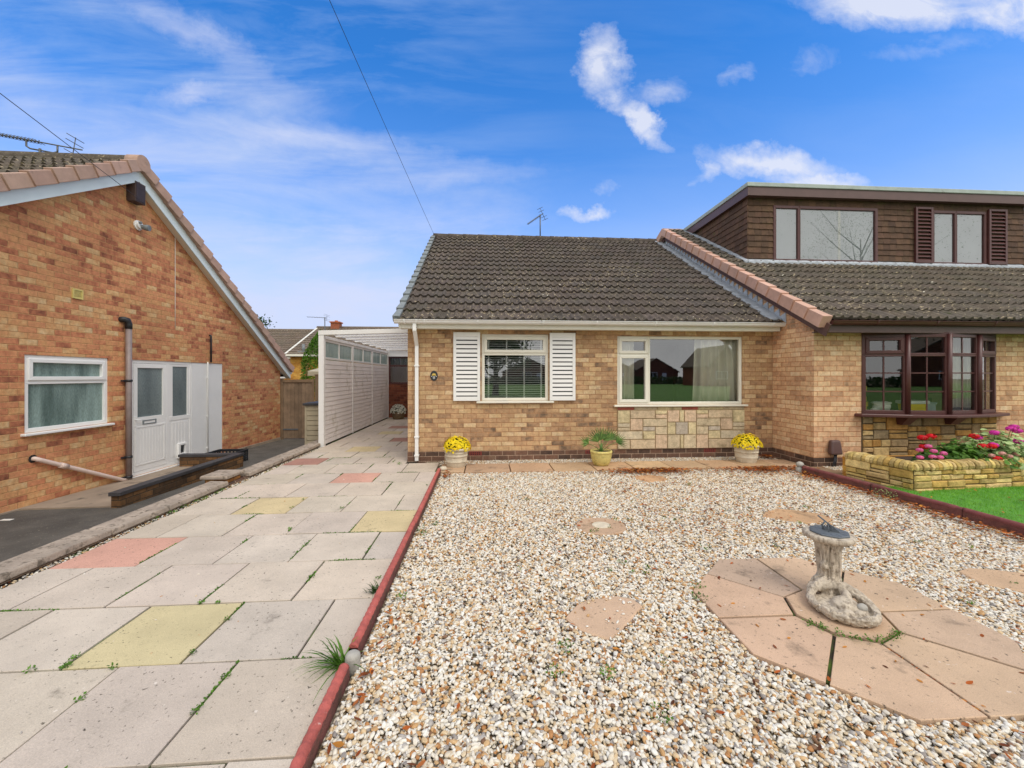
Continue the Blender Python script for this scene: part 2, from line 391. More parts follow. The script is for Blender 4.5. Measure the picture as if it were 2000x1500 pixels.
# ------------------------------------------------------------------ shared builders
def T_front(Y0):  return lambda u, v, w: (u, Y0 - w, v)      # wall facing the street
def T_right(X0):  return lambda u, v, w: (X0 + w, u, v)      # wall facing +X
def T_left(X0):   return lambda u, v, w: (X0 - w, u, v)      # wall facing -X

def wall_grid(mb, u0, u1, v0, v1, ops, w0=0.0, w1=-.25):
    us = sorted({u0,u1,*[o[0] for o in ops],*[o[1] for o in ops]}); vs = sorted({v0,v1,*[o[2] for o in ops],*[o[3] for o in ops]})
    hole = lambda a,b: any(o[0]-1e-6 <= a <= o[1]+1e-6 and o[2]-1e-6 <= b <= o[3]+1e-6 for o in ops)
    for i in range(len(us)-1):
        for j in range(len(vs)-1):
            a0,a1,b0,b1 = us[i],us[i+1],vs[j],vs[j+1]
            if hole((a0+a1)/2,(b0+b1)/2): continue
            mb.poly([(a0,b0,w0),(a1,b0,w0),(a1,b1,w0),(a0,b1,w0)]); mb.poly([(a0,b0,w1),(a0,b1,w1),(a1,b1,w1),(a1,b0,w1)])
    for o in [(u0,u1,v0,v1)] + list(ops):
        a0,a1,b0,b1 = o
        mb.poly([(a0,b0,w0),(a0,b1,w0),(a0,b1,w1),(a0,b0,w1)]); mb.poly([(a1,b0,w0),(a1,b0,w1),(a1,b1,w1),(a1,b1,w0)])
        mb.poly([(a0,b1,w0),(a1,b1,w0),(a1,b1,w1),(a0,b1,w1)]); mb.poly([(a0,b0,w0),(a0,b0,w1),(a1,b0,w1),(a1,b0,w0)])

def ring(mb, o, i, wf, wb):
    O = [(o[0],o[2]),(o[1],o[2]),(o[1],o[3]),(o[0],o[3])]; I = [(i[0],i[2]),(i[1],i[2]),(i[1],i[3]),(i[0],i[3])]
    for k in range(4):
        q = [O[k],O[(k+1)%4],I[(k+1)%4],I[k]]
        mb.hexa([(a,b,wb) for a,b in q], [(a,b,wf) for a,b in q])

def window(parent, T, rect, cells, fm, gm, w=-.03, fw=.06, sw=.045, sill=None, gd=.03, name='window', bars=None, label=None):
    u0,u1,v0,v1 = rect; mb = MB(T); panes = []; sashes = []
    for (a0,a1,b0,b1,op) in cells:
        il = fw if abs(a0-u0)<1e-4 else fw/2; ir = fw if abs(a1-u1)<1e-4 else fw/2
        ib = fw if abs(b0-v0)<1e-4 else fw/2; it = fw if abs(b1-v1)<1e-4 else fw/2
        inner = (a0+il,a1-ir,b0+ib,b1-it)
        ring(mb, (a0,a1,b0,b1), inner, w, w-.07)
        if op:
            s2 = (inner[0]+sw, inner[1]-sw, inner[2]+sw, inner[3]-sw)
            sm = MB(T); ring(sm, (inner[0]-.008,inner[1]+.008,inner[2]-.008,inner[3]+.008), s2, w+.016, w-.05); sashes.append(sm); inner = s2
        panes.append(inner)
    f = mb.build(name, fm, parent, bevel=.006)
    if label: f['label'] = label
    for sm in sashes: sm.build('sash', fm, f, bevel=.006)
    for q in panes:
        pm = MB(T); pm.poly([(q[0]-.004,q[2]-.004,w-gd),(q[1]+.004,q[2]-.004,w-gd),(q[1]+.004,q[3]+.004,w-gd),(q[0]-.004,q[3]+.004,w-gd)]); pm.build('pane', gm, f)
    if bars:
        bm = MB(T)
        for (p,q) in bars: bm.bar((*p,w-gd+.004),(*q,w-gd+.004),.02,.008,(0,0,1))
        bm.build('glazing_bar', fm, f)
    if sill:
        s = MB(T); s.box(u0-sill, u1+sill, v0-.035, v0-.001, -.05, .06); s.build('sill', fm, f, bevel=.008)
    return f

def tiles(name, parent, mat, x0, x1, ye, ze, run, slope, dy=1, gauge=.345, pitch=.147, seed=1, clip=None):
    """courses of bold-roll tiles: real corrugation, overlapping lower edges, small per-tile tilt"""
    rr = random.Random(seed); L = run*math.sqrt(1+slope*slope); n = max(1, round(L/gauge)); g = L/n
    ca = 1/math.sqrt(1+slope*slope); sa = slope*ca
    up = Vector((0, dy*ca, sa)); nr = Vector((0, -dy*sa, ca)); mb = MB(); mb.sm = True
    prof = [(0,.001),(.20,0),(.38,.001),(.48,.008),(.57,.022),(.67,.034),(.78,.035),(.88,.022),(.95,.008)]
    np_ = int(math.ceil((x1-x0)/pitch)); pitch = (x1-x0)/np_
    for k in range(n):
        lo, mi, hi, fr = [], [], [], []
        v0 = k*g; v1 = (k+1)*g + (.05 if k < n-1 else 0); tcol = []
        half = k % 2
        for q in range(np_):
            if q == 0 or (q+half) % 2 == 0:
                lift = rr.uniform(-.003,.005); dv = rr.uniform(-.006,.006); b = rr.uniform(.88,1.1); tint = (b*rr.uniform(.97,1.05), b, b*rr.uniform(.93,1.03))
            for (t,h) in prof:
                X = x0 + (q+t)*pitch
                p0 = Vector((X, ye, ze)) + up*(v0+dv) + nr*(.050+lift+h); p1 = Vector((X, ye, ze)) + up*v1 + nr*(.012+h)
                lo.append(mb.vert(p0)); hi.append(mb.vert(p1)); fr.append((mb.vert(p0), mb.vert(p0 - nr*(.038+h*.6) + up*.004))); tcol.append(tint)
        for i in range(len(lo)-1):
            mb.col = tcol[i]; mb.sm = True
            mb.face((lo[i],lo[i+1],hi[i+1],hi[i]) if dy > 0 else (lo[i+1],lo[i],hi[i],hi[i+1]))
            mb.sm = False
            a,b_ = fr[i]; c,d = fr[i+1]; mb.face((b_,d,c,a))
    return mb.build(name, mat, parent)

def verge_units(name, parent, mat, xo, xi, ya, za, yb, zb, n, h=.17, up=.06, seed=2):
    """overlapping wrap-over verge tiles from the eave (a) up to the apex (b); xo outer face"""
    rr = random.Random(seed); mb = MB(); A = Vector((0,ya,za)); B = Vector((0,yb,zb)); d = (B-A)/n; s = 1 if xo > xi else -1
    nv = Vector((0, -(B-A).z, (B-A).y)).normalized(); nv = nv if nv.z > 0 else -nv
    for k in range(n):
        b = rr.uniform(.9,1.08); mb.col = (b*rr.uniform(.98,1.03), b, b*rr.uniform(.97,1.02))
        p = A + d*k; q = A + d*(k+1.08); o1 = .026*s; o2 = 0
        def sec(P, o, u):
            t = P + nv*(up+u); e = P - nv*(h-up) + nv*u*.5
            return [(xo+o, t.y, t.z), (xo+o, e.y, e.z), (xi, e.y, e.z), (xi, t.y, t.z)]
        mb.hexa(sec(p,o1,.028), sec(q,o2,0))
    return mb.build(name, mat, parent, bevel=.008, seg=2)

def gutter(name, parent, mat, x0, x1, y, z, r=.055, coll=(), seg=10):
    mb = MB(); mb.sm = True; pr = []
    for k in range(seg+1):
        t = math.pi*k/seg; pr.append((y - r*math.cos(t), z - r*math.sin(t)))
    pr = [(y-r-.006, z+.012),(y-r-.006,z)] + pr + [(y+r,z+.012)]
    inn = [(a + (y-a)*.12, b+.004) for a,b in pr]
    for P,fl in ((pr,False),(inn,True)):
        A = [mb.vert((x0,a,b)) for a,b in P]; B = [mb.vert((x1,a,b)) for a,b in P]
        for k in range(len(P)-1): mb.face((A[k],B[k],B[k+1],A[k+1]) if not fl else (A[k+1],B[k+1],B[k],A[k]))
    mb.sm = False
    for x in (x0,x1): mb.poly([(x,a,b) for a,b in pr])
    for x in coll:
        pc = [(y+(a-y)*1.11, z+(b-z)*1.11) for a,b in pr]
        for (xa,xb) in ((x-.012,x+.012),):
            A = [mb.vert((xa,a,b)) for a,b in pc]; B = [mb.vert((xb,a,b)) for a,b in pc]
            for k in range(len(pc)-1): mb.face((A[k],B[k],B[k+1],A[k+1]))
            mb.face(A); mb.face(B[::-1])
    return mb.build(name, mat, parent)

def stones(mb, T, u0, u1, v0, v1, cols, rr, hmin=.05, hmax=.13, lmin=.12, lmax=.4, gap=.012, w=.03, vary=.012):
    """random coursed rubble: each stone an uneven, chamfered block"""
    def stone(a0,a1,b0,b1):
        c = rr.choice(cols); k = rr.uniform(.86,1.12); mb.col = tuple(x*k for x in c)
        j = lambda s: rr.uniform(-s,s)
        ww = w + rr.uniform(-vary,vary); e = min(.014,(b1-b0)*.2)
        base = [(a0+j(.004),b0+j(.004)),(a1+j(.004),b0+j(.004)),(a1+j(.004),b1+j(.004)),(a0+j(.004),b1+j(.004))]
        cx=(a0+a1)/2; cy=(b0+b1)/2
        A=[mb.vert(T(p[0],p[1],-.02)) for p in base]; B=[mb.vert(T(p[0],p[1],ww-.012)) for p in base]
        D=[mb.vert(T(p[0]+(e if p[0]<cx else -e), p[1]+(e if p[1]<cy else -e), ww+j(.004))) for p in base]
        for k2 in range(4):
            q=(k2+1)%4; mb.face((A[k2],A[q],B[q],B[k2])); mb.face((B[k2],B[q],D[q],D[k2]))
        mb.face(D)
    def rec(a0,a1,b0,b1):
        L=a1-a0; h=b1-b0
        if h > hmax*1.25:
            s=b0+rr.uniform(.35,.65)*h; rec(a0,a1,b0,s); rec(a0,a1,s,b1); return
        if L > lmax:
            s=a0+rr.uniform(.3,.7)*L
            rec(a0,s,b0,b1); rec(s,a1,b0,b1); return
        if h > hmin*2 and rr.random()<.45 and L<lmax*.9:
            s=b0+rr.uniform(.35,.65)*h; rec(a0,a1,b0,s); rec(a0,a1,s,b1); return
        if L > lmin*2.2 and rr.random()<.35:
            s=a0+rr.uniform(.35,.65)*L; rec(a0,s,b0,b1); rec(s,a1,b0,b1); return
        stone(a0+gap/2,a1-gap/2,b0+gap/2,b1-gap/2)
    L=u1-u0; nb=max(1,round(L/.75))
    us=[u0]+[u0+L*(k+rr.uniform(-.2,.2))/nb for k in range(1,nb)]+[u1]
    for k in range(nb): rec(us[k],us[k+1],v0,v1)

# ------------------------------------------------------------------ setting: ground, road, drive, paths
mb = MB()
xs = [-260,-3.74,-3.74,260]
for (xa,xb,z) in ((-260,-3.74,-.62),(-3.74,260,-.10)):
    mb.poly([(xa,-260,z),(xb,-260,z),(xb,300,z),(xa,300,z)])
mb.poly([(-3.74,-260,-.62),(-3.74,300,-.62),(-3.74,300,-.10),(-3.74,-260,-.10)])
mb.build('ground', M['earth'], kind='structure')
mb = MB(); mb.box(-60,60,-6.5,-.9,-.2,-.04); mb.build('road', M['tarmac'], kind='structure')
mb = MB(); mb.box(-80,110,-56,-6.6,-.2,-.03); mb.build('lawn', M['lawn'], kind='structure')
# neighbour's tarmac drive (falls gently to the gate)
mb = MB()
za = lambda y: -.262 - .022*(y-5.5)
ysl = [-.8]+[i*.5 for i in range(0,29)]
for i in range(len(ysl)-1):
    a,b = ysl[i],ysl[i+1]; mb.poly([(-6.1,a,za(a)),(-3.62,a,za(a)),(-3.62,b,za(b)),(-6.1,b,za(b))])
mb.build('tarmac_drive', M['tarmac'], kind='structure')

# own drive: two-foot slabs in running bond, joints read from the real layout
GREY=(1,1,1); YEL=(1.04,1.0,.70); PNK=(1.04,.68,.64); RED=(.70,.44,.41)
rows = [-.7,-.12,.47,1.06,1.647,2.222,2.794,3.382,3.971,4.58,5.18,5.818,6.395,7.04,7.6,8.2,8.79,9.38,9.97,10.56,11.15,11.74,12.33,12.92,13.5,14.1,14.8]
special = {(5,-1.86):YEL,(2,0):GREY,(8,-1.0):YEL,(9,-2.46):YEL,(7,-3.02):PNK,(11,-1.88):PNK,(13,-3.1):RED,(15,-2.5):YEL,(17,-1.8):RED,(19,-2.2):YEL,(21,-2.6):RED}
drive = MB(); rr = random.Random(21); pitch = .5835
for k in range(len(rows)-1):
    y0,y1 = rows[k],rows[k+1]; off = -1.287 if k % 2 == 0 else -1.579
    if k == 13: off = -1.645
    xl = -3.385; xr = -.735 if y1 < 6.5 else (-.76 if y1 < 7.1 else -1.335)
    cuts = sorted([off+pitch*q for q in range(-5,4)]); cuts = [xl]+[c for c in cuts if xl+.06 < c < xr-.1]+[xr]
    for a,b in zip(cuts[:-1],cuts[1:]):
        kk = rr.uniform(.93,1.05); col = (kk*rr.uniform(.985,1.02),kk,kk*rr.uniform(.97,1.03))
        for (r,x),cc in special.items():
            if r == k and a < x < b and cc is not GREY: col = tuple(q*rr.uniform(.98,1.02) for q in cc)
        drive.col = col; z = rr.uniform(-.003,.003); tx = rr.uniform(-.002,.002); g0 = .004+rr.uniform(0,.005); g1 = .004+rr.uniform(0,.004)
        lo = [(a+g0,y0+g1,-.05),(b-g0,y0+g1,-.05),(b-g0,y1-g1,-.05),(a+g0,y1-g1,-.05)]
        e = .002; md = [(p[0],p[1],z-e) for p in lo]; hi = [(lo[0][0]+e,lo[0][1]+e,z+tx),(lo[1][0]-e,lo[1][1]+e,z-tx),(lo[2][0]-e,lo[2][1]-e,z-tx),(lo[3][0]+e,lo[3][1]-e,z+tx)]
        A=[drive.vert(p) for p in lo];B=[drive.vert(p) for p in md];D=[drive.vert(p) for p in hi]
        for i in range(4):
            j=(i+1)%4; drive.face((A[i],A[j],B[j],B[i])); drive.face((B[i],B[j],D[j],D[i]))
        drive.face(D)
drive.mi = 1; drive.col=(1,1,1); drive.poly([(-3.46,-.8,-.012),(-.70,-.8,-.012),(-.70,6.5,-.012),(-1.33,7.4,-.012),(-1.33,14.9,-.012),(-3.46,14.9,-.012)])
drive.build('driveway', [M['slab'], M['joint']], kind='structure')

# sandstone path under the front wall
path = MB(); cx = [-.70,-.30,.42,1.10,1.78,2.42,3.05,3.68,4.28,4.85,5.33]; rr = random.Random(5)
for a,b in zip(cx[:-1],cx[1:]):
    k = rr.uniform(.86,1.08); path.col=(k,k*rr.uniform(.95,1.03),k*rr.uniform(.9,1.05))
    f0 = 6.27+rr.uniform(-.02,.03); 
    path.slab([(a+.008,f0),(b-.008,f0+rr.uniform(-.01,.01)),(b-.008,6.86),(a+.008,6.86)], -.06, .016+rr.uniform(-.003,.003), .006)
path.build('path', M['sand'], kind='structure')
mb = MB(); mb.col=(.5,.5,.5); mb.slab([(5.08,4.7),(5.50,4.7),(5.50,6.24),(5.08,6.24)], -.08, .02, .005)
mb.slab([(5.50,5.45),(9.5,5.45),(9.5,6.24),(5.50,6.24)], -.08, .016, .005); mb.build('garden_path', M['sand'], kind='structure')
mb = MB(); mb.slab([(5.10,-.6),(14,-.6),(14,5.0),(5.10,5.0)], -.09, .03); mb.build('turf', M['turf'], kind='structure')

# concrete kerb on its brick course along the neighbour's drive, broken by the pier
mb = MB(); rr = random.Random(4)
for (a,b) in ((-.8,.9),(.91,2.4),(2.41,4.0),(4.01,5.72),(6.22,7.4),(7.41,8.84),(8.85,10.3)):
    j = rr.uniform(-.006,.006); mb.hexa([(-3.68,a,.02+j),(-3.435,a,.02+j),(-3.435,b,.02),(-3.68,b,.02)], [(-3.675,a,.085+j),(-3.445,a,.078+j),(-3.445,b,.078),(-3.675,b,.085)])
mb.mi = 1; mb.box(-3.65,-3.47,-.8,14.9,-.5,.021)
mb.build('kerb', [M['concrete'], M['brick_dark']], bevel=.012, kind='structure')

# ------------------------------------------------------------------ the bungalow for sale
def prism_x(mb, poly, x0, x1):              # polygon in (y,z) extruded along x
    mb.hexa([(x0,a,b) for a,b in poly], [(x1,a,b) for a,b in poly])
bung = thing('brick_bungalow', 'buff brick bungalow with white louvred shutters and dark tiled roof, in the middle', 'bungalow', (2,7.2,0))
YF = 7.2; T = T_front(YF)
W1 = (-.04,1.16,1.05,2.245); W2 = (2.42,4.80,.972,2.225)
mb = MB(T); wall_grid(mb, -1.33, 5.375, .166, 2.40, [W1,W2])
mb.T = None
gz = lambda y: 2.36 + .617*(min(y, 24.0-y)-6.95)
prism_x(mb, [(7.45,-.1),(16.8,-.1),(16.8,gz(16.8)),(12.0,gz(12.0)),(7.45,gz(7.45))], -1.33, -1.08)
mb.box(-1.08,5.375,16.6,16.8,-.1,2.36)
mb.build('wall', M['brick'], bung)
mb = MB(); mb.box(-1.335,5.375,7.196,7.45,-.1,.166); mb.box(-1.335,-1.08,7.45,16.8,-.1,.166); mb.build('plinth', M['brick_dark'], bung)
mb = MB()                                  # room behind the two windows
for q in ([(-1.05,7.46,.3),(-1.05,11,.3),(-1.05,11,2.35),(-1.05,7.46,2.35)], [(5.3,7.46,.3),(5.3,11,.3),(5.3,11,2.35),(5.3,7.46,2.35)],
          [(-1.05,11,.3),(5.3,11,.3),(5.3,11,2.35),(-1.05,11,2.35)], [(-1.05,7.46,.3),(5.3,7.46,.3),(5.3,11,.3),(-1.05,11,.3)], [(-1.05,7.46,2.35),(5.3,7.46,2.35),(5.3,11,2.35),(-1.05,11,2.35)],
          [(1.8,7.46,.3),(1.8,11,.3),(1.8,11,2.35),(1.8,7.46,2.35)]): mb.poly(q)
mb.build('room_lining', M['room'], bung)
# stone panel under the big window: mirrored art-stone pattern
mb = MB(); pw, ph = 2.40, .70; U0, V0 = 2.42, .17
mb.mi = 1; mb.box(U0,U0+pw,YF-.012,YF+.02,V0,V0+ph+.095); mb.mi = 0
S = 'sand'; pal = {'t':lin(198,177,147),'p':lin(205,179,151),'y':lin(203,187,148),'g':lin(186,174,157),'b':lin(197,180,150),'w':lin(201,187,160)}
half = [(0,95,0,97,'y'),(97,290,0,63,'t'),(97,193,65,155,'p'),(0,95,99,130,'w'),(0,95,132,158,'b'),(193,290,0,0,'b'),(292,385,0,30,'y'),(292,385,32,63,'p'),(195,385,65,125,'b'),
        (195,290,127,160,'g'),(292,385,127,190,'b'),(0,193,162,225,'w'),(195,290,162,225,'y'),(0,95,227,300,'b'),(97,290,227,300,'t'),(292,385,192,300,'p'),(387,480,0,92,'p'),(387,450,94,190,'y'),(387,485,192,300,'b'),
        (0,0,0,0,'b')]
rr = random.Random(3)
def artstone(a0,a1,b0,b1,k):
    c = pal[k]; q = rr.uniform(.92,1.08); mb.col = tuple(x*q for x in c)
    x0=U0+a0/1000*pw; x1=U0+a1/1000*pw; z1=V0+ph*(1-b0/300); z0=V0+ph*(1-b1/300); e=.008
    lo=[(x0+.003,YF-.010,z0+.003),(x1-.003,YF-.010,z0+.003),(x1-.003,YF-.010,z1-.003),(x0+.003,YF-.010,z1-.003)]
    mb.hexa(lo,[(x0+e,YF-.030,z0+e),(x1-e,YF-.030,z0+e),(x1-e,YF-.030,z1-e),(x0+e,YF-.030,z1-e)])
for (a0,a1,b0,b1,k) in half:
    if a1-a0 < 5 or b1-b0 < 5: continue
    artstone(a0,a1,b0,b1,k); artstone(1000-a1,1000-a0,b0,b1,k)
artstone(482,518,0,92,'y'); artstone(452,548,94,190,'g'); artstone(487,513,192,300,'y')
for i,(a,b,k) in enumerate(((0,130,'r'),(132,310,'b'),(312,500,'y'),(502,630,'r'),(632,830,'y'),(832,1000,'b'))):
    mb.col = lin(150,82,70) if k=='r' else tuple(x*.8 for x in pal[k]); x0=U0+a/1000*pw; x1=U0+b/1000*pw-.006
    mb.hexa([(x0,YF-.01,.878),(x1,YF-.01,.878),(x1,YF-.01,.930),(x0,YF-.01,.930)],[(x0+.004,YF-.022,.882),(x1-.004,YF-.022,.882),(x1-.004,YF-.022,.926),(x0+.004,YF-.022,.926)])
mb.build('stone_panel', [M['stone_art'], M['mortar']], bung)
# windows
window(bung, T, W1, [(W1[0],W1[1],W1[2],1.895,0),(W1[0],W1[1],1.895,W1[3],1)], M['cream'], M['glass'], sill=.09, fw=.055)
window(bung, T, W2, [(W2[0],3.02,W2[2],1.89,1),(W2[0],3.02,1.89,W2[3],1),(3.02,W2[1],W2[2],W2[3],0)], M['cream'], M['glass'], sill=.07, fw=.05)
# louvred shutters
for (a,b) in ((-.535,-.065),(1.175,1.640)):
    s = MB(T); z0,z1 = 1.058,2.268; s.box(a,a+.05,z0,z1,.018,.045); s.box(b-.05,b,z0,z1,.018,.045); s.box(a+.05,b-.05,z0,z0+.075,.018,.045); s.box(a+.05,b-.05,z1-.075,z1,.018,.045)
    n = 14; h = (z1-z0-.15)/n
    sl = MB(T)
    for k in range(n):
        q = z0+.075+k*h; sl.hexa([(a+.05,q+.020,.038),(b-.05,q+.020,.038),(b-.05,q+.020,.026),(a+.05,q+.020,.026)], [(a+.05,q+h-.001,.034),(b-.05,q+h-.001,.034),(b-.05,q+h-.001,.022),(a+.05,q+h-.001,.022)])
    sh = s.build('shutter', M['white'], bung, bevel=.004); sl.build('louvre', M['white'], sh)
    s = MB(T); s.box(a+.02,b-.02,z0+.02,z1-.02,.002,.017); s.build('slot_shade', M['dark'], sh)  # near-black sheet stands in for the shade inside the louvre slots
# roof
tiles('roof', bung, M['roof'], -1.45, 5.33, 6.93, 2.43, 5.07, .617, seed=4)
mb = MB(); prism_x(mb, [(6.97,2.43),(12.0,2.43+.617*5.03),(17.0,2.43),(17.0,2.40),(12.0,5.48),(7.0,2.40)], -1.42, 5.36); mb.build('roof_deck', M['roof'], bung)
mb = MB(); mb.sm = True
for k in range(16):
    x = -1.47+k*.43; x1 = min(x+.44,5.36); mb.tube([(x,12.0,5.555),(x1,12.0,5.550)], [.125,.12], 14)
mb.build('ridge_tiles', M['roof'], bung)
verge_units('verge', bung, M['gutter_grey'], -1.505, -1.41, 6.93, 2.44, 12.0, 5.575, 17, h=.10, up=.052)
mb = MB(); mb.box(-1.44,5.36,6.975,7.0,2.305,2.44); mb.box(-1.44,5.36,7.0,7.2,2.315,2.33); mb.bar((-1.44,6.99,2.37),(-1.44,12,5.46),.10,.02,(1,0,0)); mb.build('fascia', M['cream'], bung, bevel=.004)
gutter('gutter', bung, M['white'], -1.50, 5.45, 6.915, 2.432, coll=(-1.33,-1.13,-.99,-.1,.98,.99,1.02,1.95,3.0,4.05,5.15,5.4))
mb = MB(); mb.tube([(-1.165,6.92,2.40),(-1.165,6.92,2.27),(-1.165,7.145,2.03),(-1.165,7.145,.02)], .042, 4, flat=True)
for z in (1.66,.42,.10): mb.box(-1.205,-1.125,7.105,7.19,z,z+.028)
mb.build('downpipe', M['white'], bung, bevel=.004)
# stepped lead flashing where the roof meets the neighbour's wall
mb = MB(); rr = random.Random(9); n = 46; sl=.617
P = lambda y,off: 2.43+sl*(y-6.93)+off
for k in range(n):
    y0=6.93+k*(5.05/n); y1=6.93+(k+1)*(5.05/n); wv=.05+.025*math.sin(k*.9)
    w0=5.14+rr.uniform(-.012,.012); j=rr.uniform(0,.012)
    mb.hexa([(w0,y0,P(y0,.065)),(5.373,y0,P(y0,.08)),(5.373,y1,P(y1,.08)),(w0,y1,P(y1,.065))],[(w0,y0,P(y0,.088+j)),(5.373,y0,P(y0,.10)),(5.373,y1,P(y1,.10)),(w0,y1,P(y1,.088))])
for k in range(34):
    y0=6.85+k*.15; mb.hexa([(5.378,y0,P(y0,.07)),(5.378,y0+.15,P(y0+.15,.07)),(5.378,y0+.15,P(y0+.15,.10)),(5.378,y0,P(y0+.15,.16))],[(5.362,y0,P(y0,.07)),(5.362,y0+.15,P(y0+.15,.07)),(5.362,y0+.15,P(y0+.15,.10)),(5.362,y0,P(y0+.15,.16))])
mb.build('flashing', M['lead'], bung)
# air bricks
for x in (-.255,1.83,4.05):
    a = MB(T); a.box(x,x+.22,.09,.160,.0,.009)
    for i in range(5):
        for j in range(2): a.mi=1; a.box(x+.022+i*.037,x+.042+i*.037,.102+j*.027,.118+j*.027,.009,.0105); a.mi=0
    a.build('air_brick', [M['air_brick'],M['dark']], bung)
# rear porch wall at the end of the carport: brown frame over brick
mb = MB(); mb.box(-3.46,-1.34,14.8,15.0,-.1,1.20); mb.build('porch_wall', M['brick_brown'], bung)
window(bung, T_front(14.8), (-3.42,-1.36,1.20,2.20), [(-3.42,-1.36,1.20,1.86,0),(-3.42,-1.36,1.86,2.20,0)], M['maroon'], M['glass'], fw=.07, w=.01, name='porch_window')
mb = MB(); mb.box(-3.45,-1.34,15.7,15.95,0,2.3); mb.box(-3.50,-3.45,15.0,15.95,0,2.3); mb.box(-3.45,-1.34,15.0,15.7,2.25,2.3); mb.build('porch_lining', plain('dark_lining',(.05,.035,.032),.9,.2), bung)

# number plaque
pl = MB(T); pl.sm=False; pts=[(-.875+.066*math.cos(t),1.50+.089*math.sin(t)) for t in [2*math.pi*k/28 for k in range(28)]]
pl.hexa([(a,b,.0) for a,b in pts],[(a,b,.010) for a,b in pts])
plq = pl.build('house_number_plaque', M['black'], bevel=.002); tag(plq,'small black oval number plaque with gold flower on the brick by the downpipe','number plaque')
e = MB(T)
for k in range(9):
    t=math.pi*(k/8); c0=(-.875,1.508); p=(c0[0]+.043*math.cos(t),c0[1]+.044*math.sin(t)); q=(c0[0]+.03*math.cos(t+.2),c0[1]+.03*math.sin(t+.2)); r_=(c0[0]+.03*math.cos(t-.2),c0[1]+.03*math.sin(t-.2))
    e.hexa([(*c0,.010),(*r_,.010),(*p,.010),(*q,.010)],[(*c0,.014),(*r_,.013),(*p,.012),(*q,.013)])
e.build('flower_emblem', M['gold'], plq)
e = MB(T)
for x in (-.886,-.864): e.box(x-.0035,x+.0035,1.446,1.488,.010,.0135); e.bar((x-.010,1.479,.0118),(x-.001,1.487,.0118),.005,.003)
for x in (-.915,-.836): e.box(x-.006,x+.006,1.484,1.496,.010,.013)
e.build('numeral', M['white'], plq)

# curtains and blind hang inside: things of their own
def curtain(u0,u1,z0,z1,y,label,amp=.03,n=7,pinch=0):
    m_ = MB(); m_.sm=True; N=60; rowz=[z0,z0+(z1-z0)*.35,z0+(z1-z0)*.7,z1]; rws=[]
    for j,z in enumerate(rowz):
        f=j/3; row=[]
        for i in range(N+1):
            t=i/N; x=u0+(u1-u0)*t + pinch*(1-f)*(t-.5)*.2
            row.append(m_.vert((x,y+amp*math.sin(t*n*2*math.pi+f*.6)+amp*.4*math.sin(t*n*4.3+1),z)))
        rws.append(row)
    for j in range(3):
        for i in range(N): m_.face((rws[j][i],rws[j][i+1],rws[j+1][i+1],rws[j+1][i]))
    o=m_.build('curtain',M['curtain']); so=o.modifiers.new('thick','SOLIDIFY'); so.thickness=.003
    return tag(o,label,'curtain',None)
curtain(2.50,2.80,.95,2.3,7.36,'narrow cream curtain at the left side of the wide bungalow window',n=3)
curtain(3.98,4.86,.95,2.3,7.36,'broad cream curtain at the right side of the wide bungalow window',n=6,pinch=.6)
bl = thing('venetian_blind','white slatted blind behind the shuttered bungalow window','blind',(.56,7.34,1.05))
mb = MB()
for k in range(29):
    z=1.085+k*.041; mb.hexa([(.0,7.315,z),(1.12,7.315,z),(1.12,7.350,z+.012),(.0,7.350,z+.012)],[(.0,7.315,z+.004),(1.12,7.315,z+.004),(1.12,7.350,z+.016),(.0,7.350,z+.016)])
mb.box(.0,1.12,7.31,7.36,2.24,2.28)
mb.build('slats',M['blind'],bl)
for x in (.085,.41,.73,1.04):
    mb=MB(); mb.box(x-.014,x+.014,7.308,7.311,1.06,2.25); mb.build('tape',M['blind'],bl)

# ------------------------------------------------------------------ attached neighbour on the right
nb = thing('semi_detached_house','pale brick house with brown tile-hung dormer and maroon windows, at right','house',(8.5,6.25,0))
YR=6.25; T=T_front(YR)
mb = MB(T); wall_grid(mb,5.38,13.5,.160,2.30,[(6.21,8.62,.160,2.18)])
mb.T=None; gz=lambda y: 2.22+.607*(min(y,23.14-y)-5.95)
prism_x(mb,[(6.50,.160),(16.8,.160),(16.8,gz(16.8)),(11.57,gz(11.57)),(6.50,gz(6.50))],5.38,5.63)
mb.hexa([(5.38,6.25,2.30),(5.63,6.25,2.30),(5.63,6.5,2.30),(5.38,6.5,2.30)],[(5.38,6.25,gz(6.25)),(5.63,6.25,gz(6.25)),(5.63,6.5,gz(6.5)),(5.38,6.5,gz(6.5))])
mb.box(5.63,13.5,16.6,16.8,-.1,2.3); mb.box(13.25,13.5,6.5,16.6,-.1,2.3)
mb.build('wall',M['brick_pale'],nb)
mb=MB(); mb.box(5.374,6.20,6.244,6.5,-.1,.160); mb.box(5.374,5.63,6.5,16.8,-.1,.160); mb.box(8.63,13.5,6.244,6.5,-.1,.160); mb.build('plinth',M['brick_dark'],nb)
cols=[lin(176,148,104),lin(190,152,92),lin(166,146,112),lin(198,170,118),lin(184,140,78),lin(160,136,100)]
mb=MB(); mb.mi=1; mb.box(6.205,8.625,6.243,6.48,-.1,.86); mb.mi=0; stones(mb,T,6.215,8.615,-.02,.835,cols,random.Random(12),hmin=.07,hmax=.21,lmin=.14,lmax=.40,gap=.016,w=.035)
mb.build('stone_panel',[M['stonew'],M['mortar_dark']],nb)
mb=MB()
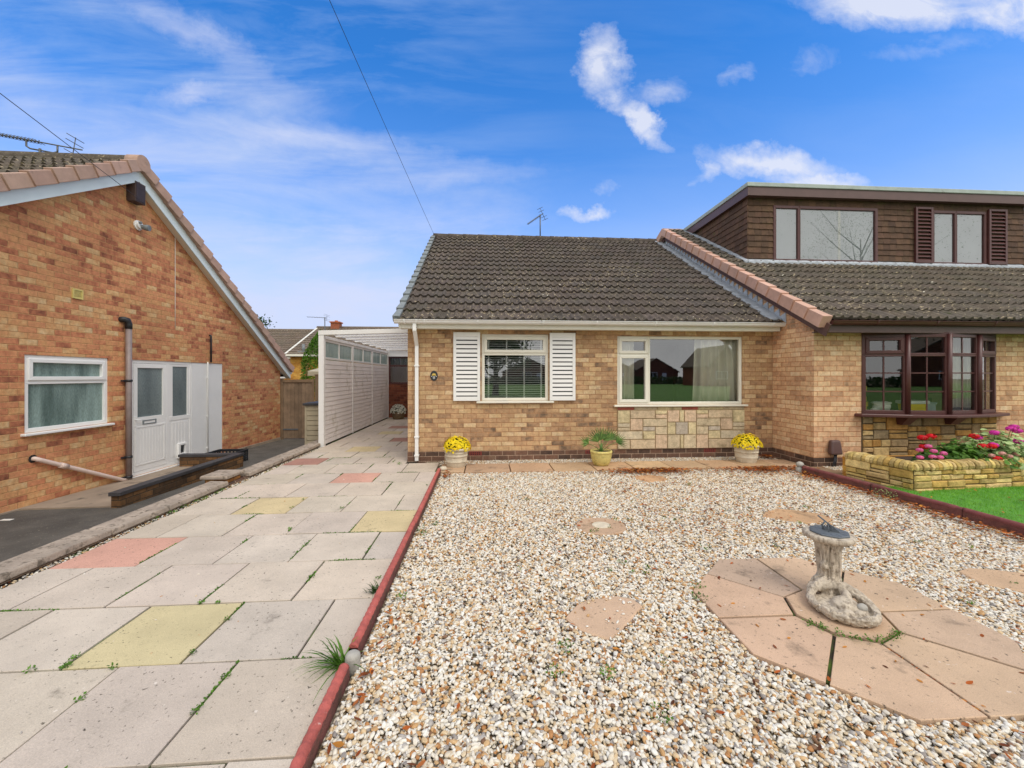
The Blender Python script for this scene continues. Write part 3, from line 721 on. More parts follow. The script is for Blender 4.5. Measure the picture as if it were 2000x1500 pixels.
for q in ([(5.64,6.55,.3),(5.64,10,.3),(5.64,10,2.3),(5.64,6.55,2.3)],[(13,6.55,.3),(13,10,.3),(13,10,2.3),(13,6.55,2.3)],[(5.64,10,.3),(13,10,.3),(13,10,2.3),(5.64,10,2.3)],[(5.64,6.55,.3),(13,6.55,.3),(13,10,.3),(5.64,10,.3)],[(5.64,6.0,2.28),(13,6.0,2.28),(13,10,2.28),(5.64,10,2.28)]): mb.poly(q)
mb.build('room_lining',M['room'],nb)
# bow window
BV=[(6.205,6.235),(6.785,6.035),(7.41,5.955),(8.035,6.035),(8.62,6.235)]
def T_seg(a,b):
    d=Vector((b[0]-a[0],b[1]-a[1],0)); L=d.length; d.normalize(); n=Vector((d.y,-d.x,0))
    return L, (lambda u,v,w: (a[0]+d.x*u+n.x*w, a[1]+d.y*u+n.y*w, v))
for i in range(4):
    L,Tq=T_seg(BV[i],BV[i+1]); op=1 if i in (0,3) else 0; z0,zs,z1=.885,1.84,2.172
    fwv=.055; i0,i1=fwv,L-fwv; mid=L/2
    bars=[((mid,z0+fwv),(mid,zs-.03)),((mid,zs+.03),(mid,z1-fwv)),((i0,z0+.36),(i1,z0+.36)),((i0,z0+.66),(i1,z0+.66))]
    window(nb,Tq,(0,L,z0,z1),[(0,L,z0,zs,0),(0,L,zs,z1,op)],M['maroon'],M['glass_c'],w=.0,fw=fwv,bars=bars,gd=.03)
mb=MB()
for (x,y) in BV[1:4]: mb.tube([(x,y-.005,.885),(x,y-.005,2.170)],.035,10)
mb.build('bay_post',M['maroon'],nb)
out=[(6.08,6.25),(6.10,6.14),(6.75,5.92),(7.41,5.84),(8.07,5.92),(8.74,6.14),(8.76,6.25)]
mb=MB(); mb.slab(out+[(8.62,6.30),(6.205,6.30)],.835,.884,.012); mb.build('sill',M['maroon'],nb,bevel=.006)
mb=MB(); mb.slab(BV+[(8.62,6.6),(6.205,6.6)],2.173,2.199); mb.build('bay_head',M['maroon'],nb)
mb=MB(); mb.slab([(6.26,6.22),(6.80,6.10),(7.41,6.03),(8.02,6.10),(8.56,6.22),(8.56,6.62),(6.26,6.62)],.86,.90); mb.build('ledge',M['cream'],nb)
for x in (6.86,7.72):
    mb=MB(); mb.hexa([(x-.09,6.0,.835),(x+.09,6.0,.835),(x+.09,6.21,.835),(x-.09,6.21,.835)],[(x-.07,6.13,.70),(x+.07,6.13,.70),(x+.07,6.21,.70),(x-.07,6.21,.70)]); mb.build('bracket',M['maroon'],nb)
# roof, verge, dormer
tiles('roof',nb,M['roof_r'],5.30,13.6,5.93,2.365,5.64,.607,seed=8)
mb=MB(); prism_x(mb,[(5.97,2.36),(11.57,2.36+.607*5.60),(17.2,2.36),(17.2,2.33),(11.57,5.70),(6.0,2.33)],5.31,13.5); mb.build('roof_deck',M['roof_r'],nb)
mb=MB(); mb.sm=True
for k in range(2): mb.tube([(5.24+k*.42,11.57,5.70),(5.67+k*.42,11.57,5.70)],[.135,.13],14)
mb.build('ridge_tiles',M['verge_brown'],nb)
verge_units('verge_tiles',nb,M['verge_pink'],5.225,5.36,5.90,2.355,11.57,5.775,19,h=.185,up=.05,seed=3)
verge_units('rear_verge_tiles',nb,M['verge_pink'],5.225,5.36,17.2,2.36,11.57,5.775,19,h=.185,up=.05,seed=6)
mb=MB(); mb.bar((5.315,5.90,2.20),(5.315,11.57,5.615),.024,.20,(0,-.6,1)); mb.bar((5.315,17.2,2.20),(5.315,11.57,5.615),.024,.20,(0,.6,1)); mb.build('bargeboard',M['brown'],nb,bevel=.004)
mb=MB(); mb.box(5.34,13.6,5.965,5.99,2.18,2.37); mb.box(5.34,13.6,5.99,6.25,2.20,2.215); mb.build('fascia',M['brown'],nb,bevel=.004)
gutter('gutter',nb,M['maroon'],5.36,13.6,5.91,2.345,coll=(6.1,7.1,8.1,9.1))
# dormer: tile-hung box with flat felt roof
DX0,DX1,DY=5.87,12.62,8.64
dm=MB(); dm.box(DX0+.03,DX1-.03,DY+.03,11.9,3.7,5.44); dorm=dm.build('dormer',M['dark'],nb)
holes=[(6.456,8.95,4.055,5.315),(10.28,11.66,4.055,5.31)]
mb=MB(); rr=random.Random(15); gz_=.142; nrow=11
def hang(Tq,u0,u1,z,cond=None,tw=.165,holes=()):
    nn=int(round((u1-u0)/tw)); tw=(u1-u0)/nn; off=rr.random()*.4
    segs=[(u0,u1)]
    for h in holes:
        if h[2]-.03 < z+.10 and z+.04 < h[3]:
            ns=[]
            for a,b in segs:
                if h[0]>a: ns.append((a,min(b,h[0])))
                if h[1]<b: ns.append((max(a,h[1]),b))
            segs=[s for s in ns if s[1]-s[0]>.02]
    for a,b in segs:
        x=a-off*tw
        while x<b-.005:
            p=max(a,x)+.0015; q=min(b,x+tw)-.0015; x+=tw
            if q-p<.01 or (cond and not cond((p+q)/2,z)): continue
            k=rr.uniform(.72,1.2); mb.col=(k,k*rr.uniform(.94,1.03),k*rr.uniform(.9,1.0)); dz=rr.uniform(-.005,.005); e=rr.uniform(0,.004)
            lo=[Tq(p,z+dz,.0),Tq(q,z+dz,.0),Tq(q,z+gz_+.03,-.012),Tq(p,z+gz_+.03,-.012)]
            hi=[Tq(p,z+dz,.026+e),Tq(q,z+dz,.026+e),Tq(q,z+gz_+.03,.006),Tq(p,z+gz_+.03,.006)]
            A=[mb.vert(v) for v in lo];B=[mb.vert(v) for v in hi]; mb.face(B)
            for i in range(4): mb.face((A[i],A[(i+1)%4],B[(i+1)%4],B[i]))
for k in range(nrow):
    z=3.985+k*gz_*.93
    hang(T_front(DY),DX0,DX1,z,None,.165,holes)
    yr=5.93+(z+.02-2.40)/.607
    hang(T_left(DX0),DY-.02,11.0,z,lambda u,zz: zz>2.36+.607*(u-5.93)-.16)
    hang(T_right(DX1),DY-.02,11.0,z,lambda u,zz: zz>2.36+.607*(u-5.93)-.16)
mb.build('tile_hanging',M['brown_hang'],dorm)
mb=MB(); mb.box(DX0-.10,DX1+.10,DY-.16,DY-.135,5.46,5.650); mb.box(DX0-.10,DX0-.075,DY-.135,11.7,5.46,5.650); mb.box(DX1+.075,DX1+.10,DY-.135,11.7,5.46,5.650); mb.box(DX0-.07,DX1+.07,DY-.13,11.7,5.47,5.49); mb.build('fascia',M['brown'],dorm,bevel=.003)
mb=MB(); mb.box(DX0-.125,DX1+.125,DY-.185,12.1,5.651,5.742); mb.build('flat_roof',M['roof_trim'],dorm,bevel=.01)
TD=T_front(DY)
h=holes[0]; window(dorm,TD,h,[(h[0],7.06,h[2],h[3],0),(7.06,h[1],h[2],h[3],0)],M['maroon'],M['glass_b'],w=.035,fw=.065,sill=.02)
h=holes[1]; window(dorm,TD,h,[(h[0],10.88,h[2],h[3],0),(10.88,h[1],h[2],h[3],0)],M['maroon'],M['glass_b'],w=.035,fw=.065,sill=.02)
mb=MB(TD); mb.box(8.03,8.085,4.12,5.25,-.020,-.012); mb.build('curtain_edge',M['cream'],dorm)
ncm=plain('net_curtain',lin(200,204,208),.95,.06,2)
for h in holes:
    mb=MB(TD); mb.poly([(h[0],h[2],-.022),(h[1],h[2],-.022),(h[1],h[3],-.022),(h[0],h[3],-.022)]); mb.build('net_curtain',ncm,dorm)
for (a,b) in ((9.84,10.27),(11.67,12.13)):
    s=MB(TD); z0,z1=4.08,5.36; s.box(a,a+.05,z0,z1,.03,.075); s.box(b-.05,b,z0,z1,.03,.075); s.box(a+.05,b-.05,z0,z0+.05,.03,.075); s.box(a+.05,b-.05,z1-.05,z1,.03,.075)
    sh=s.build('shutter',M['maroon'],dorm,bevel=.004); s=MB(TD); n=14; hh=(z1-z0-.1)/n
    for k in range(n):
        q=z0+.05+k*hh; s.hexa([(a+.05,q,.074),(b-.05,q,.074),(b-.05,q+.012,.074),(a+.05,q+.012,.074)],[(a+.05,q+hh*.62,.032),(b-.05,q+hh*.62,.032),(b-.05,q+hh*.62+.012,.032),(a+.05,q+hh*.62+.012,.032)])
    s.build('louvre',M['maroon'],sh)
# lead apron under the dormer and up its cheek
mb=MB(); PR=lambda y: 2.365+.607*(y-5.93)
for k in range(46):
    x=DX0-.05+k*.147; mb.hexa([(x,DY-.13,PR(DY-.13)+.045),(x+.147,DY-.13,PR(DY-.13)+.045),(x+.147,DY+.02,PR(DY)+.06),(x,DY+.02,PR(DY)+.06)],[(x,DY-.13,PR(DY-.13)+.086+.012*(k%2)),(x+.147,DY-.13,PR(DY-.13)+.086+.012*((k+1)%2)),(x+.147,DY+.02,PR(DY)+.115),(x,DY+.02,PR(DY)+.115)])
for k in range(16):
    y=DY-.1+k*.18; mb.hexa([(DX0-.13,y,PR(y)+.05),(DX0,y,PR(y)+.05),(DX0,y+.18,PR(y+.18)+.05),(DX0-.13,y+.18,PR(y+.18)+.05)],[(DX0-.13,y,PR(y)+.085+.015*(k%2)),(DX0-.01,y,PR(y)+.10),(DX0-.01,y+.18,PR(y+.18)+.10),(DX0-.13,y+.18,PR(y+.18)+.085+.015*((k+1)%2))])
mb.build('flashing',M['lead'],nb)
# cable cowl on the corner wall
mb=MB(); mb.hexa([(5.60,6.14,.22),(5.80,6.14,.22),(5.80,6.245,.22),(5.60,6.245,.22)],[(5.62,6.17,.455),(5.78,6.17,.455),(5.78,6.245,.455),(5.62,6.245,.455)])
cw=mb.build('cable_cowl',M['brown'],nb,bevel=.03,seg=3)
mb=MB()
for j in range(3): mb.tube([(5.69+.02*j,6.2,.23),(5.68+.015*j,6.19,.12),(5.64+.03*j,6.19,.02)],.008,6)
mb.build('cable',M['wire'],cw)

# ------------------------------------------------------------------ left neighbour: orange-red brick gable
lh = thing('brick_house','orange red brick house with plain gable end and white side door, at left','house',(-6.2,7.4,-.4))
XL=-6.1; T=T_right(XL); EZ=1.84; APZ=5.08; sl=(APZ-EZ)/5.15
LW=(5.823,7.031,.73,1.786); LD=(7.45,8.93,-.262,1.782); LR=(8.93,9.92,-.30,1.782)
mb=MB(T); wall_grid(mb,2.3,12.6,-.62,EZ,[LW,(7.45,9.92,-.262,1.782)])
mb.hexa([(2.3,EZ,-.25),(12.6,EZ,-.25),(7.45,APZ,-.25)],[(2.3,EZ,0),(12.6,EZ,0),(7.45,APZ,0)])
mb.T=None; mb.box(-16,-6.13,12.35,12.59,-.62,EZ); mb.box(-16,-6.35,2.3,2.55,-.62,EZ)
mb.build('wall',M['brick_red'],lh)
mb=MB(); mb.box(-6.11,-6.085,2.3,12.6,-.62,-.26); mb2=mb
for i in range(20):
    pass
mb=MB(T); 
yy=[2.3,5.6]; mb.hexa([(2.3,-.62,-.01),(12.6,-.62,-.01),(12.6,-.335,-.01),(2.3,-.19,-.01)],[(2.3,-.62,.022),(12.6,-.62,.022),(12.6,-.345,.014),(2.3,-.20,.014)]); mb.build('plinth',M['pad'],lh)
window(lh,T,LW,[(LW[0],LW[1],LW[2],1.415,0),(LW[0],LW[1],1.415,LW[3],1)],M['white'],M['frost'],w=-.015,fw=.06,sill=.05)
# door set: leaf with glass, side light with cat flap
fr=MB(T); zt=1.782; zb=-.262
ring(fr,(7.45,8.93,zb,zt),(7.515,8.875,zb+.06,zt-.055),-.015,-.09); fr.box(8.255,8.335,zb+.06,zt-.055,-.09,-.015)
door=fr.build('door',M['white'],lh,bevel=.005)
lf=MB(T); lz0,lz1=zb+.065,zt-.06; lf.box(7.52,8.25,lz0,.62,-.06,-.012); lf.box(7.52,8.25,.62,.70,-.06,-.012)
ring(lf,(7.52,8.25,.70,lz1),(7.60,8.17,.76,lz1-.08),-.012,-.06)
for k in range(9): lf.box(7.585+k*.066,7.585+k*.066+.058,lz0+.14,.56,-.012,-.008)
ring(lf,(7.555,8.215,lz0+.10,.60),(7.585,8.185,lz0+.13,.57),-.004,-.012)
leaf=lf.build('door_leaf',M['white'],door,bevel=.003)
g_=MB(T); g_.box(7.595,8.175,.755,lz1-.075,-.05,-.035); g_.build('pane',M['frost2'],door)
s_=MB(T); ring(s_,(8.335,8.875,zb+.06,zt-.055),(8.42,8.815,.70,zt-.10),-.02,-.06); s_.box(8.335,8.875,zb+.06,.70,-.06,-.022)
s_.box(8.335,8.875,.62,.70,-.022,-.014)
for k in range(5): s_.box(8.40+k*.085,8.40+k*.085+.076,zb+.16,.58,-.022,-.017)
s_.build('side_light',M['white'],door,bevel=.003)
g_=MB(T); g_.box(8.415,8.82,.695,zt-.095,-.05,-.035); g_.build('pane',M['frost2'],door)
s_=MB(T); ring(s_,(8.53,8.76,-.15,.14),(8.58,8.71,-.06,.10),.02,-.02); s_.hexa([(8.55,-.15,.02),(8.74,-.15,.02),(8.74,-.07,.02),(8.55,-.07,.02)],[(8.56,-.15,.04),(8.73,-.15,.04),(8.73,-.09,.03),(8.56,-.09,.03)]); s_.mi=1; s_.box(8.575,8.715,-.065,.105,-.03,-.016)
s_.build('cat_flap',[M['white'],M['black']],door,bevel=.004)
s_=MB(T); ring(s_,(7.70,8.00,.625,.70),(7.725,7.975,.642,.683),.0,-.012); s_.mi=1; s_.box(7.722,7.978,.640,.685,-.012,-.006); s_.build('letter_box',[M['gutter_grey'],M['white']],door)
s_=MB(T); s_.box(7.535,7.565,.60,.78,-.012,-.002); s_.tube([(7.55,.72,-.002),(7.55,.72,.03),(7.66,.72,.035)],.009,6); s_.build('handle',M['white'],door)
s_=MB(T); s_.box(7.42,9.05,zb-.035,zb-.001,-.09,.035); s_.build('sill',M['white'],door,bevel=.006)
mb=MB(T); mb.box(8.93,9.915,-.62,1.778,-.2,-.012); mb.build('rendered_panel',M['render'],lh)
mb=MB(T); mb.tube([(9.40,1.80,.0),(9.40,1.75,.005),(9.40,-.25,.005)],.014,8)
for z in (1.45,.6,-.1): mb.box(9.375,9.425,z,z+.03,-.01,.012)
mb.build('conduit',M['white'],lh)
mb=MB(T); mb.tube([(9.46,2.40,-.02),(9.46,2.40,.03),(9.46,2.37,.035),(9.46,1.80,.035)],.018,8); mb.build('overflow_pipe',M['black'],lh)
mb=MB(T); mb.tube([(7.335,2.34,.06),(7.335,-.27,.06)],.042,14)
for z in (1.40,.1,-.24): mb.mi=1; mb.lathe if False else mb.tube([(7.335,z,.06),(7.335,z+.035,.06)],.050,14); mb.box(7.25,7.42,z,z+.03,.0,.05); mb.mi=0
mb.mi=1; mb.tube([(7.335,2.30,.06),(7.335,2.38,.06),(7.31,2.44,.06),(7.26,2.45,.055),(7.24,2.45,-.05)],.048,12)
mb.build('soil_pipe',[M['pipe_grey'],M['black']],lh)
mb=MB(T); mb.tube([(5.92,.375,-.05),(5.92,.375,.03),(5.97,.345,.05),(7.22,-.245,.05),(7.30,-.27,.05)],.030,10); mb.tube([(6.22,.225,.05),(6.32,.178,.05)],.040,10); mb.mi=1; mb.tube([(5.92,.375,-.002),(5.92,.375,.006)],.055,10)
mb.build('waste_pipe',[M['pipe_waste'],M['dark']],lh)
mb=MB(T); ring(mb,(6.44,6.595,2.655,2.80),(6.46,6.575,2.675,2.78),.02,0)
for k in range(6): mb.box(6.46,6.575,2.677+k*.0175,2.677+k*.0175+.011,.002,.014)
mb.build('vent_grille',M['vent_y'],lh)
mb=MB(T); mb.tube([(7.577,4.155,0),(7.577,4.155,.025)],.085,20); mb.tube([(7.577,4.155,.025),(7.577,4.155,.06)],.06,18); lt=mb.build('security_light',M['white'],lh,bevel=.004)
mb=MB(T); mb.tube([(7.60,4.14,.06),(7.615,4.13,.11),(7.625,4.125,.17)],[.035,.05,.052],14); mb.tube([(7.55,4.19,.05),(7.56,4.20,.09)],.022,10); mb.build('lamp_head',M['gutter_grey'],lt)
mb=MB(T); mb.box(7.355,7.565,4.50,4.845,.0,.150); bx=mb.build('nest_box',plain('dark_timber',lin(74,58,54),.7,.2,12,.3,60),lh,bevel=.004)
mb=MB(T); mb.box(7.37,7.55,4.52,4.825,.1505,.156); mb.box(7.42,7.50,4.74,4.76,.156,.159); mb.build('front_panel',plain('dark_panel',lin(56,42,40),.6,.2,9),bx)
mb=MB(T); mb.box(7.40,7.44,1.10,1.26,0,.022); mb.build('doorbell',M['vent_y'],lh,bevel=.004)
mb=MB(T); mb.tube([(8.95,4.02,.1),(8.75,4.22,.03),(8.55,4.33,.012),(8.46,4.32,.012),(8.44,4.22,.012),(8.44,2.95,.012),(8.44,2.45,.012)],.0045,6); mb.build('aerial_lead',M['cloth'],lh)
# roof, barge boards and dusty pink verge
tiles('roof',lh,M['roof_r'],-16,-5.98,2.0,APZ+.10-5.45*sl,5.45,sl,seed=18)
mb=MB(); prism_x(mb,[(2.0,APZ-5.45*sl+.05),(7.45,APZ+.08),(12.9,APZ-5.45*sl+.05),(12.9,APZ-5.45*sl+.01),(7.45,APZ+.0),(2.0,APZ-5.45*sl+.01)],-16,-5.97); mb.build('roof_deck',M['roof_r'],lh)
verge_units('verge_tiles',lh,M['verge_brown'],-5.90,-6.0,1.9,APZ+.10-5.55*sl,7.45,APZ+.10,19,h=.175,up=.065,seed=3)
verge_units('rear_verge_tiles',lh,M['verge_brown'],-5.90,-6.0,13.0,APZ+.10-5.55*sl,7.45,APZ+.10,19,h=.175,up=.065,seed=5)
mb=MB(); mb.sm=True; mb.tube([(-6.10,7.45,APZ+.10),(-5.885,7.45,APZ+.10)],.140,20); mb.sm=False; mb.mi=1; mb.tube([(-16,7.45,APZ+.10),(-6.10,7.45,APZ+.10)],.130,14); mb.mi=0
for (a,b) in ((.03,.05),(.05,.03),(-.04,-.03),(.0,-.05)): mb.tube([(-5.887,7.45+a,APZ+.10+b),(-5.880,7.45+a,APZ+.10+b)],.008,6)
mb.build('ridge_tiles',[M['verge_brown'],M['roof_r']],lh)
mb=MB()
for s in (-1,1):
    n0=Vector((0,-s*sl,-1)).normalized(); A=Vector((0,7.45+s*5.5,APZ-5.5*sl)); B=Vector((0,7.45,APZ))
    def off(P,d,x): return (x,P.y,P.z-d)
    mb.hexa([off(A,.215,-5.985),off(A,.215,-5.960),off(A,-.02,-5.960),off(A,-.02,-5.985)],[off(B,.215,-5.985),off(B,.215,-5.960),off(B,-.02,-5.960),off(B,-.02,-5.985)])
mb.build('barge_board',M['barge'],lh,bevel=.004)
mb=MB()
for s in (-1,1):
    A=Vector((0,7.45+s*5.5,APZ-5.5*sl)); B=Vector((0,7.45,APZ))
    mb.hexa([off(A,.205,-6.10),off(A,.205,-5.984),off(A,.19,-5.984),off(A,.19,-6.10)],[off(B,.205,-6.10),off(B,.205,-5.984),off(B,.19,-5.984),off(B,.19,-6.10)])
mb.build('soffit',M['cream'],lh)
# rear eave gutter end
mb=MB(); mb.tube([(-9,12.98,APZ-5.5*sl-.02),(-5.95,12.98,APZ-5.5*sl-.02)],.055,12); mb.build('gutter',M['white'],lh)

# raised pad and black-capped low wall at the side door, crate on top
mb=MB(); mb.hexa([(-6.09,5.75,-.62),(-4.98,5.75,-.62),(-4.98,8.5,-.62),(-6.09,9.3,-.62)],[(-6.09,5.75,-.245),(-4.98,5.80,-.252),(-4.98,8.4,-.30),(-6.09,9.3,-.30)])
mb.hexa([(-6.08,6.9,-.3),(-4.98,6.9,-.3),(-4.98,8.40,-.31),(-6.08,8.40,-.31)],[(-6.08,7.3,-.297),(-4.98,7.3,-.297),(-4.98,8.4,-.297),(-6.08,8.4,-.297)])
mb.build('door_pad',M['pad'],kind='structure')
lw=thing('low_wall','low brick kerb wall with black coping beside the white side door','low wall',(-4.9,7.1,-.33))
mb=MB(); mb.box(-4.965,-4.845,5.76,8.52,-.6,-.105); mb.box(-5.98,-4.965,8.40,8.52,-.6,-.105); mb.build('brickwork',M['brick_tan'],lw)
mb=MB(); mb.box(-4.98,-4.83,5.73,8.535,-.104,-.052); mb.box(-6.0,-4.98,8.385,8.535,-.104,-.052); mb.build('coping',M['coping_black'],lw,bevel=.006)
cr=thing('plastic_crate','shallow black slatted plastic crate behind the low wall by the white panel','crate',(-5.45,9.05,-.36))
mb=MB(); x0,x1,y0,y1=-5.72,-5.14,8.74,9.20; z0,z1=-.355,-.09
mb.box(x0,x1,y0,y1,z0,z0+.015)
for (a0,a1,b0,b1) in ((x0,x1,y0,y0+.015),(x0,x1,y1-.015,y1),(x0,x0+.015,y0,y1),(x1-.015,x1,y0,y1)):
    for k in range(5): mb.box(a0,a1,b0,b1,z0+.02+k*.048,z0+.044+k*.048)
for i in range(9):
    x=x0+(x1-x0)*i/8; mb.box(x-.012,x+.012,y0-.006,y0+.018,z0,z1-.01); mb.box(x-.012,x+.012,y1-.018,y1+.006,z0,z1-.01)
for i in range(7):
    y=y0+(y1-y0)*i/6; mb.box(x0-.006,x0+.018,y-.012,y+.012,z0,z1-.01); mb.box(x1-.018,x1+.006,y-.012,y+.012,z0,z1-.01)
mb.build('basket',M['black'],cr,bevel=.003)
mb=MB(); ring_=[(x0-.012,x1+.012,y0-.012,y0+.02),(x0-.012,x1+.012,y1-.02,y1+.012),(x0-.012,x0+.02,y0+.02,y1-.02),(x1-.02,x1+.012,y0+.02,y1-.02)]
for q in ring_: mb.box(*q,z1-.03,z1)
mb.build('rim',M['black'],cr,bevel=.004)
pr=thing('brick_pier','short brick pier with lichened concrete cap interrupting the kerb','pier',(-3.66,5.97,-.1))
mb=MB(); mb.box(-3.80,-3.53,5.80,6.14,-.6,.085); mb.build('brickwork',brick_mat('pier_brick',[(0,lin(150,100,56)),(.5,lin(186,132,78)),(1,lin(206,156,98))],lin(112,84,60),ch=.083,zoff=.02,seed=4),pr)
mb=MB(); mb.slab([(-3.85,5.77),(-3.49,5.76),(-3.48,6.17),(-3.85,6.18)],.086,.135,.012); mb.build('cap',M['concrete'],pr,bevel=.008)

# ------------------------------------------------------------------ carport
cp=thing('carport','white boarded carport screen with high windows and ribbed roof beside the bungalow','carport',(-3.43,8.85,0))
mb=MB(); mb.box(-3.485,-3.375,8.80,8.91,-.05,2.44); mb.build('post',M['white'],cp,bevel=.006)
mb=MB(); mb.hexa([(-3.485,8.79,2.36),(-1.30,8.79,2.43),(-1.30,8.86,2.43),(-3.485,8.86,2.36)],[(-3.485,8.79,2.455),(-1.30,8.79,2.525),(-1.30,8.86,2.525),(-3.485,8.86,2.455)]); mb.build('front_beam',M['white'],cp,bevel=.005)
YD=[8.91,10.85,12.70,14.78]; XC=-3.43
mb=MB(); T=T_right(XC)
bm=MB(T); rr=random.Random(2)
for i in range(3):
    a,b=YD[i]+.03,YD[i+1]-.03
    for k in range(18):
        z=.02+k*.1015; bm.hexa([(a,z,-.02),(b,z,-.02),(b,z+.101,-.02),(a,z+.101,-.02)],[(a,z+.003,.012),(b,z+.003,.012),(b,z+.098,.006),(a,z+.098,.006)])
bm.build('boarding',M['siding'],cp)
for i in range(3):
    m_=MB(T); y=YD[i+1]; m_.box(y-.03,y+.03,.0,2.33,-.03,.02); m_.build('mullion',M['white'],cp,bevel=.004)
for i in range(3):
    a,b=YD[i]+(.0 if i==0 else .03),YD[i+1]-.03; c=(a+b)/2
    window(cp,T,(a,b,1.855,2.29),[(a,c,1.855,2.29,0),(c,b,1.855,2.29,0)],M['white'],M['frost3'],w=.012,fw=.05,gd=.02)
mb=MB(T); mb.box(8.91,14.8,2.292,2.36,-.035,.03); mb.build('head_rail',M['white'],cp,bevel=.004)
mb=MB()
zr=lambda x: 2.385+.032*(x+3.48)
for k in range(9):
    y=9.02+k*.70; mb.hexa([(-3.46,y,zr(-3.46)+.018),(-1.34,y,zr(-1.34)+.018),(-1.34,y+.05,zr(-1.34)+.018),(-3.46,y+.05,zr(-3.46)+.018)],[(-3.46,y,zr(-3.46)+.05),(-1.34,y,zr(-1.34)+.05),(-1.34,y+.05,zr(-1.34)+.05),(-3.46,y+.05,zr(-3.46)+.05)])
mb.build('rafter',M['white'],cp,bevel=.004)
mb=MB(); mb.hexa([(-3.47,8.87,zr(-3.47)+.052),(-1.335,8.87,zr(-1.335)+.052),(-1.335,14.95,zr(-1.335)+.052),(-3.47,14.95,zr(-3.47)+.052)],[(-3.47,8.87,zr(-3.47)+.066),(-1.335,8.87,zr(-1.335)+.066),(-1.335,14.95,zr(-1.335)+.066),(-3.47,14.95,zr(-3.47)+.066)])
pm,pnt,pb=newmat('opal_roof_sheet'); pb.inputs['Base Color'].default_value=(.82,.80,.80,1); pb.inputs['Roughness'].default_value=.4
tg=NG(pnt); tr=tg.n('ShaderNodeBsdfTranslucent'); tr.inputs[0].default_value=(.96,.95,.95,1); mx=tg.n('ShaderNodeMixShader'); mx.inputs[0].default_value=.9
tg.l(pb.outputs[0],mx.inputs[1]); tg.l(tr.outputs[0],mx.inputs[2])
tp=tg.n('ShaderNodeBsdfTransparent'); tp.inputs[0].default_value=(.94,.94,.95,1); m3_=tg.n('ShaderNodeMixShader'); m3_.inputs[0].default_value=.85; tg.l(mx.outputs[0],m3_.inputs[1]); tg.l(tp.outputs[0],m3_.inputs[2]); tg.l(m3_.outputs[0],pnt.nodes['Material Output'].inputs[0])
mb.build('roof_sheet',pm,cp)
mb=MB(); mb.box(-3.42,-1.34,14.70,14.74,2.19,2.40); mb.build('rear_fascia',M['white'],cp)

# storage cupboard, gate, fence behind the kerb
sc=thing('storage_cupboard','beige slatted garden cupboard with black lid beside the carport post','cupboard',(-3.85,9.5,-.37))
mb=MB(); mb.box(-4.02,-3.70,9.45,10.3,-.5,.83)
for k in range(11):
    z=-.40+k*.111; mb.hexa([(-3.985,9.45,z),(-3.70,9.45,z),(-3.70,9.45,z+.105),(-3.985,9.45,z+.105)],[(-3.985,9.425,z+.006),(-3.70,9.425,z+.006),(-3.70,9.432,z+.099),(-3.985,9.432,z+.099)])
mb.box(-4.03,-3.985,9.42,9.47,-.5,.83); mb.build('cabinet',M['wood_beige'],sc,bevel=.003)
mb=MB(); mb.box(-4.06,-3.68,9.38,10.35,.832,.885); mb.build('lid',M['coping_black'],sc,bevel=.005)
gt=thing('wooden_gate','weathered boarded garden gate between the red brick corner and the fence','gate',(-5.7,12.7,-.44))
mb=MB(); rr=random.Random(6)
for k in range(8):
    a=-6.05+k*.108; q=rr.uniform(.85,1.12); mb.col=(q,q,q*.98); mb.box(a,a+.104,12.69,12.712,-.40,1.36)
mb.build('boards',M['wood'],gt,bevel=.003)
mb=MB(); mb.col=(.95,.9,.8); mb.box(-6.06,-5.18,12.665,12.689,1.30,1.385); mb.box(-5.195,-5.15,12.66,12.73,-.42,1.40); mb.box(-6.22,-6.055,12.66,12.73,-.46,1.42); mb.build('frame',M['wood'],gt,bevel=.004)
mb=MB(); mb.box(-6.06,-5.62,12.675,12.689,-.14,-.10); mb.build('hinge',M['slate'],gt); mb=MB(); mb.box(-5.26,-5.20,12.65,12.664,.60,.66); mb.build('latch',M['slate'],gt)
mb=MB(); mb.col=(1.25,1.1,.85); mb.box(-6.15,-4.9,12.55,12.72,-.49,-.425); tag(mb.build('timber_threshold',M['wood']),'long pale timber board lying under the wooden gate','timber board')
fn=thing('garden_fence','weathered boarded fence panel behind the beige cupboard','fence',(-4.4,12.75,-.4))
mb=MB()
for k in range(12):
    a=-5.02+k*.127; q=rr.uniform(.75,1.05); mb.col=(q,q*.98,q*.92); mb.box(a,a+.122,12.76,12.78,-.5,1.40+rr.uniform(-.01,.01))
mb.build('boards',M['wood'],fn,bevel=.003)
mb=MB(); mb.col=(.8,.78,.7); mb.box(-5.13,-5.03,12.70,12.80,-.5,1.52); mb.slab([(-5.145,12.69),(-5.015,12.69),(-5.015,12.81),(-5.145,12.81)],1.52,1.55,.01); mb.build('post',M['wood'],fn,bevel=.004)
sd=thing('garden_shed','timber shed with a low pitched roof edge behind the fence','shed',(-4.6,14.5,-.4))
mb=MB(); mb.box(-5.6,-3.9,14.2,16,-.5,1.55); mb.build('wall',M['brick_yellow'],sd)
mb=MB(); mb.hexa([(-5.85,13.9,1.50),(-3.7,13.9,1.42),(-3.7,16.2,1.72),(-5.85,16.2,1.80)],[(-5.85,13.9,1.66),(-3.7,13.9,1.58),(-3.7,16.2,1.88),(-5.85,16.2,1.96)]); mb.build('roof',M['wood_beige'],sd,bevel=.01)

